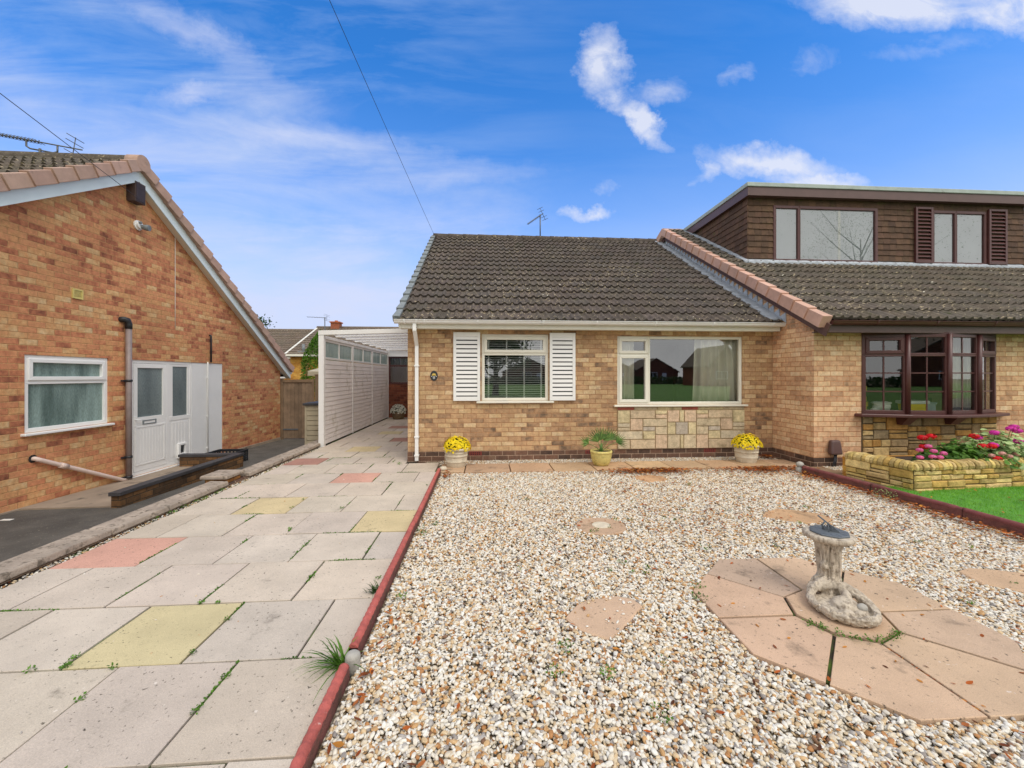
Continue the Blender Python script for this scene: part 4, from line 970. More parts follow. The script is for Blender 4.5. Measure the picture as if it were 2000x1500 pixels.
# ------------------------------------------------------------------ foliage helper
def leaf_cloud(mb, fn, n, size, rr, cols, up=.3, asp=.5, fold=.15):
    """n small folded leaves; fn(rr)->(point, outward normal)"""
    for _ in range(n):
        p,nv=fn(rr); p=Vector(p); nv=Vector(nv)
        d=Vector((rr.gauss(0,1),rr.gauss(0,1),rr.gauss(0,1)))+nv*1.2+Vector((0,0,up)); d.normalize()
        a=d.cross(Vector((rr.gauss(0,1),rr.gauss(0,1),rr.gauss(0,1)))).normalized(); b=d.cross(a)
        L=size*rr.uniform(.6,1.3); W=L*asp; c=rr.choice(cols); k=rr.uniform(.75,1.25); mb.col=(c[0]*k,c[1]*k,c[2]*k)
        q=[p-a*L*.5, p+b*W*.5+d*L*fold, p+a*L*.5, p-b*W*.5+d*L*fold]
        i=[mb.vert(x) for x in q]; mb.face((i[0],i[1],i[2])); mb.face((i[0],i[2],i[3]))
W3=[(1,1,1),(.8,.85,.8),(1.15,1.1,.9)]

def conifer(x,y,z0,h,r,label,n=9000,seed=1,size=.09,name='conifer_tree'):
    t=thing(name,label,'tree',(x,y,z0)); rr=random.Random(seed); mb=MB()
    bumps=[(rr.uniform(0,6.28),rr.uniform(0,1),rr.uniform(.08,.22)) for _ in range(26)]
    def fn(r_):
        f=r_.random()**.8; a=r_.uniform(0,6.283); prof=(min(1,f*9)**.6)*(1-f**2.2)**.75
        b=sum(w*math.exp(-((a-ph+3.14)%6.283-3.14)**2*5-(f-hh)**2*60) for ph,hh,w in bumps)
        R_=r*prof*(.86+b)*r_.uniform(.82,1.02); return (x+R_*math.cos(a),y+R_*math.sin(a),z0+f*h),(math.cos(a),math.sin(a),.5)
    leaf_cloud(mb,fn,n,size,rr,W3,asp=.35,up=.8); mb.build('crown',M['conifer'],t)
    m2=MB(); m2.tube([(x,y,z0-.1),(x,y,z0+h*.5),(x,y,z0+h*.9)],[.09,.06,.02],8); m2.build('trunk',M['bark'],t); return t
def broad_tree(x,y,z0,h,r,label,n=7000,seed=1,size=.16,mat='leaf',trunk=.35,name='tree',tk=1.0):
    t=thing(name,label,'tree',(x,y,z0)); rr=random.Random(seed); mb=MB(); bk=MB()
    bk.tube([(x,y,z0-.1),(x+.05,y,z0+h*trunk),(x-.05,y+.05,z0+h*.8)],[r*.09*tk,r*.065*tk,r*.02*tk],8); cl=[]
    for k in range(16):
        a=k*2.4+rr.uniform(-.3,.3); f=trunk+.06+.55*(k/16); L=r*rr.uniform(.55,1.0)*(1-abs(f-.6)*.7)
        e=(x+L*math.cos(a),y+L*math.sin(a),z0+h*(f+rr.uniform(.08,.22))); bk.tube([(x,y,z0+h*f*.85),((x+e[0])/2,(y+e[1])/2,z0+h*f),e],[r*.035*tk,r*.02*tk,.01],6); cl.append((e,r*rr.uniform(.28,.5)))
        cl.append((((x*.5+e[0]*.5),(y*.5+e[1]*.5),e[2]+.1*h*rr.random()),r*rr.uniform(.25,.4)))
    def fn(r_):
        (c,q)=r_.choice(cl); v=Vector((r_.gauss(0,1),r_.gauss(0,1),r_.gauss(0,.8))); v.normalize(); s=q*r_.uniform(.4,1.1)
        return (c[0]+v.x*s,c[1]+v.y*s,c[2]+v.z*s*.8),v
    leaf_cloud(mb,fn,n,size,rr,W3); mb.build('crown',M[mat],t); bk.build('trunk',M['bark'],t); return t

conifer(-6.65,17,-.6,3.95,.95,'bright green clipped conifer between far bungalow and carport',9000,3,.10)
broad_tree(-19.6,36,-.6,6.3,1.8,'leafy tree top just showing above the far tiled roof',3500,5,.2,'leaf_dark')
# ------------------------------------------------------------------ bungalow beyond the gardens
fb=thing('far_bungalow','yellow brick bungalow with stepped tiled roofs beyond the garden gate','bungalow',(-9,26,-.6))
mb=MB(); mb.box(-11.2,-2,24.3,33,-.6,2.7); mb.box(-17,-11.2,25.2,34,-.6,2.75); mb.build('wall',M['brick_yellow'],fb)
tiles('roof',fb,M['roof_far'],-11.35,-2,24.0,2.72,4.6,.445,gauge=.4,pitch=.2,seed=31)
tiles('lower_roof',fb,M['roof_far'],-17.2,-11.1,24.9,2.62,5.0,.42,gauge=.4,pitch=.2,seed=32)
mb=MB(); prism_x(mb,[(24.05,2.7),(28.6,2.72+.445*4.55),(33.2,2.7),(33.2,2.6),(28.6,4.6),(24.1,2.6)],-11.3,-2); prism_x(mb,[(24.95,2.6),(29.9,2.62+.42*4.95),(34.8,2.6),(34.8,2.5),(29.9,4.55),(25,2.5)],-17.1,-11.3); mb.build('roof_deck',M['roof_far'],fb)
mb=MB(); mb.bar((-11.36,24.0,2.74),(-11.36,28.6,4.80),.05,.12,(1,0,0)); mb.box(-11.4,-2,23.92,24.02,2.62,2.74); mb.box(-17.2,-11.4,24.82,24.92,2.50,2.60); mb.build('fascia',M['cream'],fb)
mb=MB(); mb.sm=True; mb.tube([(-11.4,28.6,4.78),(-2,28.6,4.78)],.13,10); mb.tube([(-17.2,29.9,4.72),(-11.3,29.9,4.72)],.13,10); mb.build('ridge_tiles',M['roof_far'],fb)
mb=MB(); mb.tube([(-10.55,24.5,2.85),(-10.55,24.5,3.35)],.08,10); mb.box(-10.8,-10.3,24.3,24.7,2.88,2.95); mb.build('flue',M['gutter_grey'],fb)
for x in (-10.2,-11.25): mb=MB(); mb.tube([(x,24.2 if x>-11 else 25.1,2.62),(x,24.2 if x>-11 else 25.1,-.5)],.10,8); mb.build('downpipe',plain('brown_pipe',lin(140,78,54),.6,.1),fb)
window(fb,T_front(25.2),(-13.2,-11.75,1.35,2.45),[(-13.2,-11.75,1.35,1.75,0),(-13.2,-11.75,1.75,2.45,0)],M['white'],M['frost3'],w=.03,fw=.09)
mb=MB(); mb.box(-10.4,-9.85,28.3,28.9,4.5,5.12); mb.build('chimney',plain('orange_brick',lin(150,88,62),.9,.25,10),fb)
mb=MB(); mb.box(-10.46,-9.79,28.24,28.96,5.12,5.2); mb.tube([(-10.12,28.6,5.2),(-10.12,28.6,5.30)],.11,10); mb.build('chimney_pot',plain('orange_pot',lin(176,100,66),.9,.2,10),fb)

# ------------------------------------------------------------------ aerials and overhead cables
def yagi(name,label,base,top,bdir,L,back=.15,n=16,el=.14,pole=.018,refl=True,tilt=0,seed=1,fork=False):
    t=thing(name,label,'tv aerial',base); mb=MB(); mb.tube([base,(base[0],base[1],top)],pole,8); mb.build('mast',M['metal'],t)
    d=Vector(bdir).normalized(); s=d.cross(Vector((0,0,1))).normalized(); o=Vector((base[0],base[1],top-.03)); u=s.cross(d); m2=MB()
    if fork:
        f0=o+d*(-.28)+Vector((0,0,.13)); f1=o+d*.22+Vector((0,0,.13)); m3=MB(); m3.tube([f0,f0-Vector((0,0,.10)),f0+d*.06-Vector((0,0,.13)),f1-d*.06-Vector((0,0,.13)),f1-Vector((0,0,.10)),f1],.014,6); m3.build('bracket',M['metal'],t); o=o+Vector((0,0,.14))
    m2.tube([o-d*back,o+d*L],.011,6); m2.build('boom',M['metal'],t)
    m2=MB()
    for k in range(n):
        p=o+d*(.02+(L-.05)*k/(n-1)); e=el*(1-.35*k/n); m2.tube([p-s*e,p+s*e],.005,5); m2.tube([p-u*.03,p+u*.03],.008,5)
    if refl:
        for j in (-1.6,-.8,.8,1.6): p=o-d*back*.8+u*j*.11; m2.tube([p-s*el*1.5,p+s*el*1.5],.006,5)
        m2.tube([o-d*back*.8-u*.19,o-d*back*.8+u*.19],.007,5)
    m2.build('elements',M['metal'],t); return t
yagi('tv_aerial','thin tv aerial on a mast above the middle bungalow ridge',(1.68,12.0,5.6),6.32,(-.66,-.45,-.60),.62,n=12,el=.08)
yagi('tv_aerial','long horizontal tv aerial above the left house roof, cut by the picture edge',(-7.56,7.45,5.12),5.38,(-1,0,.16),1.5,back=.68,n=26,el=.10,fork=True)
yagi('tv_aerial','small distant tv aerial on a leaning mast above the carport beam',(-9.75,25.6,3.3),5.1,(-1,.1,.05),1.1,n=6,el=.25,pole=.03)
def cable(label,a,b,sag,r=.008):
    mb=MB(); A=Vector(a);B=Vector(b); mb.tube([A.lerp(B,k/24)-Vector((0,0,sag*4*(k/24)*(1-k/24))) for k in range(25)],r,6); tag(mb.build('overhead_cable',M['wire']),label,'cable')
cable('thin black overhead cable sloping down to the middle bungalow ridge',(-1.45,11.9,5.62),(-2.8,-9,7.45),.12,.0042)
cable('thin black overhead cable dropping behind the long aerial on the left house',(-5.88,7.45,4.50),(-3.16,-9,5.95),.03,.0045)

# ------------------------------------------------------------------ pots and plants by the front wall
def pot(name,label,loc,prof,mat,soil_r,soil_z,seg=40,fn=None,cat='flower pot',group=None):
    t=thing(name,label,cat,loc,group); mb=MB(); mb.lathe(prof,loc,seg,fn,cap=False); mb.poly([(loc[0]+prof[0][0]*math.cos(2*math.pi*k/seg),loc[1]+prof[0][0]*math.sin(2*math.pi*k/seg),loc[2]+prof[0][1]) for k in range(seg)][::-1])
    mb.build('vessel',mat,t); m2=MB(); m2.lathe([(soil_r,soil_z-.02),(soil_r,soil_z)],loc,24); m2.build('soil',M['soil'],t); return t
PG=[(.148,0),(.155,.012),(.165,.06),(.170,.075),(.172,.08),(.176,.083),(.178,.095),(.174,.1),(.178,.15),(.182,.172),(.187,.175),(.188,.188),(.183,.192),(.186,.225),(.190,.228),(.190,.238),(.186,.242),(.190,.268),(.205,.274),(.214,.285),(.212,.305),(.200,.310),(.192,.302),(.188,.25)]
fg=lambda t,j: 1+.012*math.sin(12*t)*(1 if 7<j<12 else 0)+.006*math.sin(28*t+j)
pot('round_planter','round weathered stone planter of yellow flowers beside the white downpipe',(-.452,6.70,.015),PG,M['pot_grey'],.185,.27,fn=fg)
pot('round_planter','round weathered stone planter of yellow flowers in the brick corner under the wide window',(4.53,6.70,.015),PG,M['pot_grey'],.185,.27,fn=fg)
PY=[(.105,0),(.118,.008),(.142,.05),(.158,.10),(.168,.155),(.172,.19),(.172,.20),(.178,.205),(.182,.225),(.178,.245),(.165,.248),(.160,.235),(.156,.20)]
fy=lambda t,j: 1+(.014*math.sin(16*t+j*1.3) if 1<j<6 else .003*math.sin(24*t))
pot('palm_pot','small yellow stone pot with woven pattern holding the palm',(1.95,6.62,.015),PY,M['pot_yellow'],.158,.215,fn=fy)
PB=[(.16,0),(.175,.01),(.20,.08),(.215,.16),(.22,.20),(.235,.205),(.24,.24),(.225,.245),(.215,.22),(.205,.18)]
pot('brown_pot','plain brown pot holding white flowers at the far end of the carport',(-2.96,14.3,.0),PB,M['pot_brown'],.20,.2)

def flower_head(mb,p,n,r,rr,petals=7,col=(1,1,1),cc=None):
    n=Vector(n).normalized(); a=n.cross(Vector((.3,.5,.8))).normalized(); b=n.cross(a); ph=rr.uniform(0,6.28); k=rr.uniform(.82,1.12); p=Vector(p)
    c=mb.vert(p+n*r*.35)
    for j in range(petals):
        t=ph+2*math.pi*j/petals; t2=t+2*math.pi/petals*.46; t0=t-2*math.pi/petals*.46
        q=rr.uniform(.86,1.08)*k; mb.col=(col[0]*q,col[1]*q,col[2]*q)
        i=[mb.vert(p+(a*math.cos(x)+b*math.sin(x))*r*s+n*r*h) for x,s,h in ((t0,.62,.18),(t,1.0,rr.uniform(-.1,.12)),(t2,.62,.18))]
        mb.face((c,i[0],i[1])); mb.face((c,i[1],i[2]))
    if cc:
        mb.col=cc; pts=[mb.vert(p+n*r*.36+(a*math.cos(x)+b*math.sin(x))*r*.28) for x in (0,1.57,3.14,4.71)]; mb.face(pts)
def chrysanth(label,loc,R_,H_,seed,mat='petal_y',nf=760,name='chrysanthemum',col=(1,1,1),fr=.021,low=-.05):
    t=thing(name,label,'plant',loc); rr=random.Random(seed); lm=MB(); fm=MB()
    def dome(r_):
        a=r_.uniform(0,6.283); f=r_.random()**.62; el=math.asin(1-f*(1-low)) if f<1 else 0
        el=math.asin(max(-1,min(1,1-r_.random()*(1-low))))
        b=1+.07*math.sin(3*a+seed)+.05*math.sin(7*a+2*el)
        v=Vector((math.cos(el)*math.cos(a),math.cos(el)*math.sin(a),math.sin(el))); return Vector((loc[0]+v.x*R_*b,loc[1]+v.y*R_*b,loc[2]+v.z*H_*b)),v
    def inner(r_):
        p,v=dome(r_); s=r_.uniform(.5,.9); return Vector(loc)+(p-Vector(loc))*s,v
    leaf_cloud(lm,inner,900,.045,rr,W3); lm.build('foliage',M['leaf_dark'],t)
    for _ in range(nf):
        p,v=dome(rr)
        if v.z<.2 and rr.random()<.55: continue
        flower_head(fm,p,v+Vector((rr.gauss(0,.25),rr.gauss(0,.25),.2)),fr*rr.uniform(.7,1.2),rr,8,col)
    fm.build('blossoms',M[mat],t,kind='stuff'); return t
chrysanth('domed yellow chrysanthemum in the planter beside the white downpipe',(-.452,6.70,.29),.215,.205,1)
chrysanth('domed yellow chrysanthemum in the planter in the brick corner',(4.53,6.70,.28),.235,.20,2)
chrysanth('white flowering plant in brown pot at the far end of the carport',(-2.96,14.3,.22),.26,.27,3,'petal',420,'white_flower_plant',(.80,.79,.66),.032)
# fan palm
pm_=thing('fan_palm','small fan palm with spiky green fronds in the yellow pot','plant',(1.95,6.62,.22)); rr=random.Random(8)
st=MB()
for k in range(5): a=k*1.26; st.tube([(1.95+.02*math.cos(a),6.62+.02*math.sin(a),.21),(1.95+.012*math.cos(a),6.62+.012*math.sin(a),.30+.02*k)],[.016,.010],6)
st.build('stem',M['palm'],pm_)
def frond(az,elv,L,fanr,n=11,spread=2.2):
    mb=MB(); o=Vector((1.95,6.62,.24)); d=Vector((math.cos(az)*math.cos(elv),math.sin(az)*math.cos(elv),math.sin(elv))); tip=o+d*L
    mid=o+d*L*.5+Vector((0,0,.02)); mb.tube([o,mid,tip],[.006,.005,.004],5)
    view=Vector((0,-1,.25)); s=d.cross(view); s=s.normalized() if s.length>.2 else d.cross(Vector((1,0,0))).normalized(); nn=s.cross(d)
    for k in range(n):
        t=(k/(n-1)-.5)*spread; q=d*math.cos(t)+s*math.sin(t); l=fanr*(1-.18*abs(t))*rr.uniform(.88,1.08); side=q.cross(nn).normalized()
        c=rr.uniform(.7,1.25); mb.col=(c,c,c*.9); w=.0105; dr=nn*rr.uniform(-.02,.03)
        a0=mb.vert(tip-side*w*.6); a1=mb.vert(tip+side*w*.6); a2=mb.vert(tip+q*l*.35+side*w+dr*.4); a3=mb.vert(tip+q*l*.35-side*w+dr*.4); a4=mb.vert(tip+q*l+dr-Vector((0,0,l*.01))); mf=mb.vert(tip+q*l*.35+nn*.005+dr*.4)
        mb.face((a0,a1,mf)); mb.face((a1,a2,mf)); mb.face((a2,a4,mf)); mb.face((a4,a3,mf)); mb.face((a3,a0,mf))
    return mb.build('frond',M['palm'],pm_)
for az,el,L,fr_ in ((1.7,1.48,.19,.27),(2.9,1.25,.17,.27),(.3,1.20,.19,.28),(3.2,.55,.26,.18),(-.1,.55,.30,.20),(.2,.90,.26,.22)): frond(az,el,L,fr_)

# ------------------------------------------------------------------ red edging lengths and their posts
def edging(label,pts,mat,w,h,rope,group):
    A=Vector((*pts[0],0)); B=Vector((*pts[1],0)); d=(B-A); L=d.length; d.normalize(); s=Vector((d.y,-d.x,0)); mb=MB(); mb.mi=1
    mb.hexa([A-s*w/2+Vector((0,0,-.12)),A+s*w/2+Vector((0,0,-.12)),B+s*w/2+Vector((0,0,-.12)),B-s*w/2+Vector((0,0,-.12))],[A-s*w/2+Vector((0,0,h-w*.35)),A+s*w/2+Vector((0,0,h-w*.35)),B+s*w/2+Vector((0,0,h-w*.35)),B-s*w/2+Vector((0,0,h-w*.35))])
    mb.mi=0; n=int(L/(.012 if rope else .0305)); path=[];rad=[]
    for k in range(n+1):
        t=k/n; sg=int(L*t/.915); jx=random.Random(sg+int(h*1e3)).uniform(-.004,.004); path.append(A+d*L*t+s*jx+Vector((0,0,h-w*.42+jx*.6))); rad.append(w*.5*((.80 if (L*t)%.915<.012 and k else 1.0)+(.07*math.sin(2*math.pi*L*t/.05) if rope else 0)))
    mb.tube(path,rad,14); o=mb.build('edging_stone',[mat,M['edge_side']]); tag(o,label,'edging',group); return o
EX=-.69
edging('red rope-topped edging between grass tuft and sandstone path, left of the gravel',((EX,2.20),(EX,6.33)),M['red_edge'],.050,.072,True,'red edging along the drive')
edging('near end of the red rope-topped edging, running from the grey cap to the picture bottom',((EX,.3),(EX,2.06)),M['red_edge'],.050,.072,True,'red edging along the drive')
gE='dark red edging along the neighbour garden'
edging('dark red edging length next to the small grey post at the brick corner',((4.91,5.90),(4.97,4.86)),M['red_edge_d'],.06,.115,False,gE)
edging('dark red edging length beside the corner of the stone planter',((4.972,4.85),(5.02,3.90)),M['red_edge_d'],.06,.115,False,gE)
edging('dark red edging length beside the bright green turf, at right picture edge',((5.022,3.89),(5.08,-.5)),M['red_edge_d'],.06,.115,False,gE)
mb=MB(); mb.lathe([(.036,-.05),(.038,.055),(.036,.068),(.026,.078),(.01,.082)],(EX+.018,2.13,0),16); tag(mb.build('edging_post',M['grey_stone']),'rounded grey stone cap in the gap of the red edging by the grass tuft','post')
mb=MB(); mb.lathe([(.055,-.05),(.055,.075),(.035,.085),(.035,.09),(.05,.10),(.056,.125),(.045,.15),(.02,.165)],(4.90,5.96,0),18); tag(mb.build('edging_post',M['grey_stone']),'small grey ball-topped post at the foot of the brick corner','post')
mb=MB(); mb.lathe([(.02,0),(.05,.015),(.055,.035),(.04,.062),(.015,.07)],(-.635,6.40,.012),14,lambda t,j:1+.12*math.sin(2*t+1)); tag(mb.build('loose_stone',M['pot_grey']),'fist-sized pale stone on the slabs beside the left planter','stone')

# ------------------------------------------------------------------ stone planter with geraniums
sp=thing('stone_planter','raised yellow sandstone planter wall with upright coping stones, full of geraniums','planter',(6.5,4.9,0))
colsp=[lin(206,176,106),lin(220,192,120),lin(196,160,90),lin(214,184,128),lin(186,160,104),lin(226,200,136)]
CA,CB,CC_=(5.34,5.62),(5.48,4.80),(9.2,5.06)
mb=MB(); rr=random.Random(22)
for (a,b) in ((CA,CB),(CB,CC_)):
    L,Tq=T_seg(a,b); mb.mi=1; mb.T=Tq; mb.box(0,L,-.05,.29,-.16,.0); mb.T=None; mb.mi=0; stones(mb,Tq,0.0,L,-.03,.285,colsp,rr,hmin=.05,hmax=.105,lmin=.12,lmax=.34,gap=.009,w=.024,vary=.014)
mb.build('walling',[M['stonew'],M['mortar_dark']],sp)
mb=MB()
for (a,b) in ((CA,CB),(CB,CC_)):
    L,Tq=T_seg(a,b); x=0
    while x<L-.02:
        w_=rr.uniform(.04,.068); k=rr.uniform(.8,1.1); c=rr.choice(colsp); mb.col=tuple(q*k*.92 for q in c); h=.385+rr.uniform(-.012,.012); l=rr.uniform(-.012,.012); e=.004
        prof=[(.035+l,.288),(.042+l,.33),(.02+l,.37),(-.03,h+.008),(-.10,h+.005),(-.16,.37),(-.175,.288)]
        mb.hexa([Tq(x+e,z,w) for w,z in prof],[Tq(x+w_-e,z,w) for w,z in prof]); x+=w_
mb.build('coping',M['stonew'],sp,bevel=.008)
mb=MB(); mb.slab([(5.55,5.62),(5.62,4.96),(9.2,5.2),(9.2,5.62)],-.05,.30); mb.build('soil',M['soil'],sp)
mb=MB(); mb.box(5.34,9.3,5.60,5.68,-.05,.30); mb.build('back_wall',M['brick_yellow'],sp)
def geranium(label,loc,R_,H_,leafmat,heads,col,seed,hr=.05,name='geranium',n=420,ls=.06,low=0.0):
    t=thing(name,label,'plant',loc); rr=random.Random(seed); lm=MB()
    def fn(r_):
        a=r_.uniform(0,6.283); el=math.asin(r_.uniform(low,1)); s=r_.uniform(.55,1)*(1+.18*math.sin(3*a+seed))
        v=Vector((math.cos(el)*math.cos(a),math.cos(el)*math.sin(a),math.sin(el))); return (loc[0]+v.x*R_*s,loc[1]+v.y*R_*.75*s,loc[2]+v.z*H_*s),v
    for _ in range(n):                     # rounded scalloped leaves
        p,v=fn(rr); p=Vector(p); d=(v+Vector((rr.gauss(0,.4),rr.gauss(0,.4)-.2,.6))).normalized(); a=d.cross(Vector((rr.gauss(0,1),rr.gauss(0,1),.1))).normalized(); b=d.cross(a); r=ls*.5*rr.uniform(.6,1.3)
        k=rr.uniform(.7,1.25); lm.col=(k,k,k); c=lm.vert(p-d*r*.25); ring_=[lm.vert(p+(a*math.cos(x)+b*math.sin(x))*r*(1+.1*math.sin(5*x))) for x in [j*math.pi/4 for j in range(8)]]
        for j in range(8): lm.face((c,ring_[j],ring_[(j+1)%8]))
    lm.build('foliage',M[leafmat],t); sm_=MB()
    for (dx,dy,dz) in heads:
        h=Vector((loc[0]+dx,loc[1]+dy,loc[2]+dz)); fm=MB(); sm_.tube([(h.x*.6+loc[0]*.4,h.y*.6+loc[1]*.4,loc[2]+H_*.4),h],.004,5)
        for _ in range(46):
            v=Vector((rr.gauss(0,1),rr.gauss(0,1),rr.gauss(0,.8)+.3)).normalized(); flower_head(fm,h+Vector((v.x*hr,v.y*hr,v.z*hr*.6)),v,hr*.42,rr,5,col)
        fm.build('flower_head',M['petal'],t)
    if heads: sm_.build('stalks',M['leaf'],t)
    return t
geranium('low clump of pink and white busy flowers at the left end of the planter',(5.98,5.07,.30),.22,.16,'leaf_dark',[(-.17,-.06,.11),(-.10,-.09,.05),(-.13,-.02,.20),(-.02,-.10,.20),(0,-.02,.25),(.05,-.12,.12),(.13,-.10,.06),(.17,-.06,.16),(.10,-.15,.02),(-.06,-.12,.13)],lin(240,116,176),41,.036,'pink_bedding_plant',200,.04)
geranium('bright red geranium standing behind the pink bedding clump',(6.17,5.22,.30),.16,.20,'leaf',[(-.08,0,.34),(-.10,-.04,.22),(.03,-.02,.36)],lin(226,24,40),42,.05,n=130)
geranium('fresh green leafy geranium with red heads in the middle of the planter',(6.55,5.15,.28),.34,.30,'leaf',[(.10,-.10,.40),(.17,-.14,.27),(.30,-.20,.11),(.36,-.1,.26)],lin(232,30,38),43,.048,n=700)
geranium('pale variegated geranium with magenta heads at the right end of the planter',(7.22,5.22,.28),.46,.42,'varieg',[(-.36,-.05,.36),(-.24,-.14,.27),(-.06,-.02,.42),(.30,-.02,.44),(.22,0,.47),(.42,-.1,.29),(.34,.05,.49),(.05,-.2,.33)],lin(232,60,180),44,.048,n=900,ls=.065)
geranium('low pale pink flowered plant along the front edge of the planter',(6.98,5.0,.30),.26,.13,'leaf',[(-.18,-.03,.13),(-.05,-.05,.16),(.05,-.05,.12),(.12,-.06,.07),(.20,-.02,.14)],lin(238,178,168),45,.034,'pink_bedding_plant',240,.045)
geranium('dark green trailing plant at the far right of the planter',(7.9,5.2,.28),.38,.30,'leaf_dark',[],(1,1,1),46,name='bedding_plant')

# ------------------------------------------------------------------ stepping stones and the octagonal sundial plinth
def stone_slab(name,label,poly,z,mat,col,cat='stepping stone',group='stepping stones in the gravel',ch=.008):
    mb=MB(); mb.col=col; mb.slab(poly,-.05,z,ch); return tag(mb.build(name,mat),label,cat,group)
SS={}
SS['round']=[(1.163+.245*math.cos(t),3.955+.225*math.sin(t)) for t in [2*math.pi*k/30 for k in range(30)]]
SS['heart']=[(.50,2.47),(.60,2.60),(.70,2.665),(.80,2.67),(.90,2.69),(1.0,2.64),(1.03,2.56),(.97,2.50),(.917,2.44),(.84,2.36),(.75,2.275),(.70,2.25),(.62,2.30),(.556,2.36)]
SS['long']=[(2.95,4.10),(3.06,4.22),(3.28,4.33),(3.45,4.27),(3.62,4.14),(3.64,3.98),(3.5,3.90),(3.30,3.89),(3.09,3.98)]
SS['right']=[(3.56,2.66),(3.60,2.84),(3.74,2.885),(3.92,2.84),(4.10,2.76),(4.12,2.62),(3.95,2.50),(3.74,2.52)]
SS['back']=[(2.20,5.75),(2.24,5.88),(2.47,5.95),(2.66,5.86),(2.66,5.70),(2.55,5.58),(2.28,5.56)]
stone_slab('stepping_stone','round stepping stone with a pale disc in its middle, set in the gravel',SS['round'],.012,M['wedge'],(.86,.80,.74)); 
rs=bpy.data.objects['stepping_stone']; mb=MB(); mb.slab([(1.165+.092*math.cos(t),3.955+.085*math.sin(t)) for t in [2*math.pi*k/24 for k in range(24)]],.0125,.020,.004); mb.build('pale_disc',M['pot_grey'],rs)
stone_slab('stepping_stone','heart-shaped pink stepping stone with loose pebbles, nearest the red edging',SS['heart'],.010,M['wedge'],(.98,.94,.90))
stone_slab('stepping_stone','long sandstone stepping stone behind the sundial',SS['long'],.010,M['sand'],(1.0,.94,.86))
stone_slab('stepping_stone','tan stepping stone right of the sundial circle, cut by the picture edge',SS['right'],.014,M['wedge'],(.96,.90,.80))
stone_slab('stepping_stone','small tan stepping stone by the leaf litter near the path',SS['back'],.008,M['sand'],(1.0,.9,.8))
OC=(2.205,2.380); PZ=.024; rr=random.Random(31)
wl=['greyish pink wedge slab behind and left of the sundial','tan wedge slab directly behind the sundial','tan wedge slab behind and right of the sundial','greyish wedge slab right of the sundial','tan wedge slab front right of the sundial, cut by the picture edge','tan wedge slab in front of the sundial, nearest the camera','pink wedge slab front left of the sundial','plain pink wedge slab left of the sundial']
wc=[(.84,.84,.86),(.98,.95,.90),(.96,.94,.88),(.90,.89,.88),(.98,.96,.90),(1.0,.96,.91),(.98,.92,.89),(.97,.91,.88)]
a0=R(134.5)
ORR=.765
for k in range(8):
    # joint angles run clockwise from the back-left joint
    t1=a0-k*R(45)-R(0); t2=t1-R(45); tm=(t1+t2)/2; g1=.007+.003*((k*7)%3==0)
    def pt(r,t,s): return (OC[0]+r*math.cos(t)+s*math.sin(t)*g1, OC[1]+r*math.sin(t)-s*math.cos(t)*g1)
    poly=[pt(.285,t1,1),pt(ORR,t1,1),(OC[0]+ORR*1.082*math.cos(tm),OC[1]+ORR*1.082*math.sin(tm)),pt(ORR,t2,-1),pt(.285,t2,-1)]
    SS['w%d'%k]=poly; stone_slab('wedge_slab',wl[k],poly[::-1],.017+rr.uniform(-.002,.002),M['wedge'],wc[k],'paving slab','wedge slabs round the sundial',.003)
poly=[(OC[0]+.268*math.cos(a0-k*R(45)),OC[1]+.268*math.sin(a0-k*R(45))) for k in range(8)]
SS['c']=poly; stone_slab('centre_slab','octagonal tan slab under the sundial',poly[::-1],.024,M['wedge'],(.95,.90,.84),'paving slab','wedge slabs round the sundial',.003)
mb=MB(); mb.slab([(OC[0]+.74*math.cos(t),OC[1]+.74*math.sin(t)) for t in [R(22.5*k) for k in range(16)]],-.06,.000); mb.build('slab_bed',M['joint'],kind='structure')

# ------------------------------------------------------------------ sundial: stump pedestal rising from a root basin
sx,sy=2.335,2.59; sdl=thing('sundial','cast stone tree stump sundial with dark octagonal dial, standing on the octagonal slab','sundial',(2.27,2.42,.024))
from mathutils import noise as mnoise
def fuse(name,parts,mat,parent,vox=.006,amp=.006,fn=None):
    mb=MB(); mb.sm=True
    for f in parts: f(mb)
    o=mb.build(name,mat,parent); o.data.update()
    r=o.modifiers.new('remesh','REMESH'); r.mode='VOXEL'; r.voxel_size=vox; r.use_smooth_shade=True
    dg=bpy.context.evaluated_depsgraph_get(); me=bpy.data.meshes.new_from_object(o.evaluated_get(dg)); o.modifiers.clear(); old=o.data; o.data=me; bpy.data.meshes.remove(old)
    n=len(me.vertices); co=np.empty(n*3); no=np.empty(n*3); me.vertices.foreach_get('co',co); me.vertices.foreach_get('normal',no); co=co.reshape(-1,3); no=no.reshape(-1,3); W=np.array(WL[o.name])
    d=np.array([fn(Vector(c)+Vector(W)) for c in co]); co+=no*d[:,None]; me.vertices.foreach_set('co',co.ravel()); me.update()
    me.polygons.foreach_set('use_smooth',[True]*len(me.polygons)); me.materials.clear(); me.materials.append(mat); return o
def ell(c,r,seg=16,rot=0):
    def f(mb):
        rings=[]; T=Matrix.Rotation(rot,3,'Z')
        for j in range(1,seg//2):
            ph=math.pi*j/(seg//2); rings.append([mb.vert(Vector(c)+T@Vector((r[0]*math.sin(ph)*math.cos(2*math.pi*k/seg),r[1]*math.sin(ph)*math.sin(2*math.pi*k/seg),r[2]*math.cos(ph)))) for k in range(seg)])
        a=mb.vert(Vector(c)+Vector((0,0,r[2]))); b=mb.vert(Vector(c)-Vector((0,0,r[2])))
        for k in range(seg):
            mb.face((a,rings[0][k],rings[0][(k+1)%seg])); mb.face((b,rings[-1][(k+1)%seg],rings[-1][k]))
            for j in range(len(rings)-1): mb.face((rings[j][k],rings[j+1][k],rings[j+1][(k+1)%seg],rings[j][(k+1)%seg]))
    return f
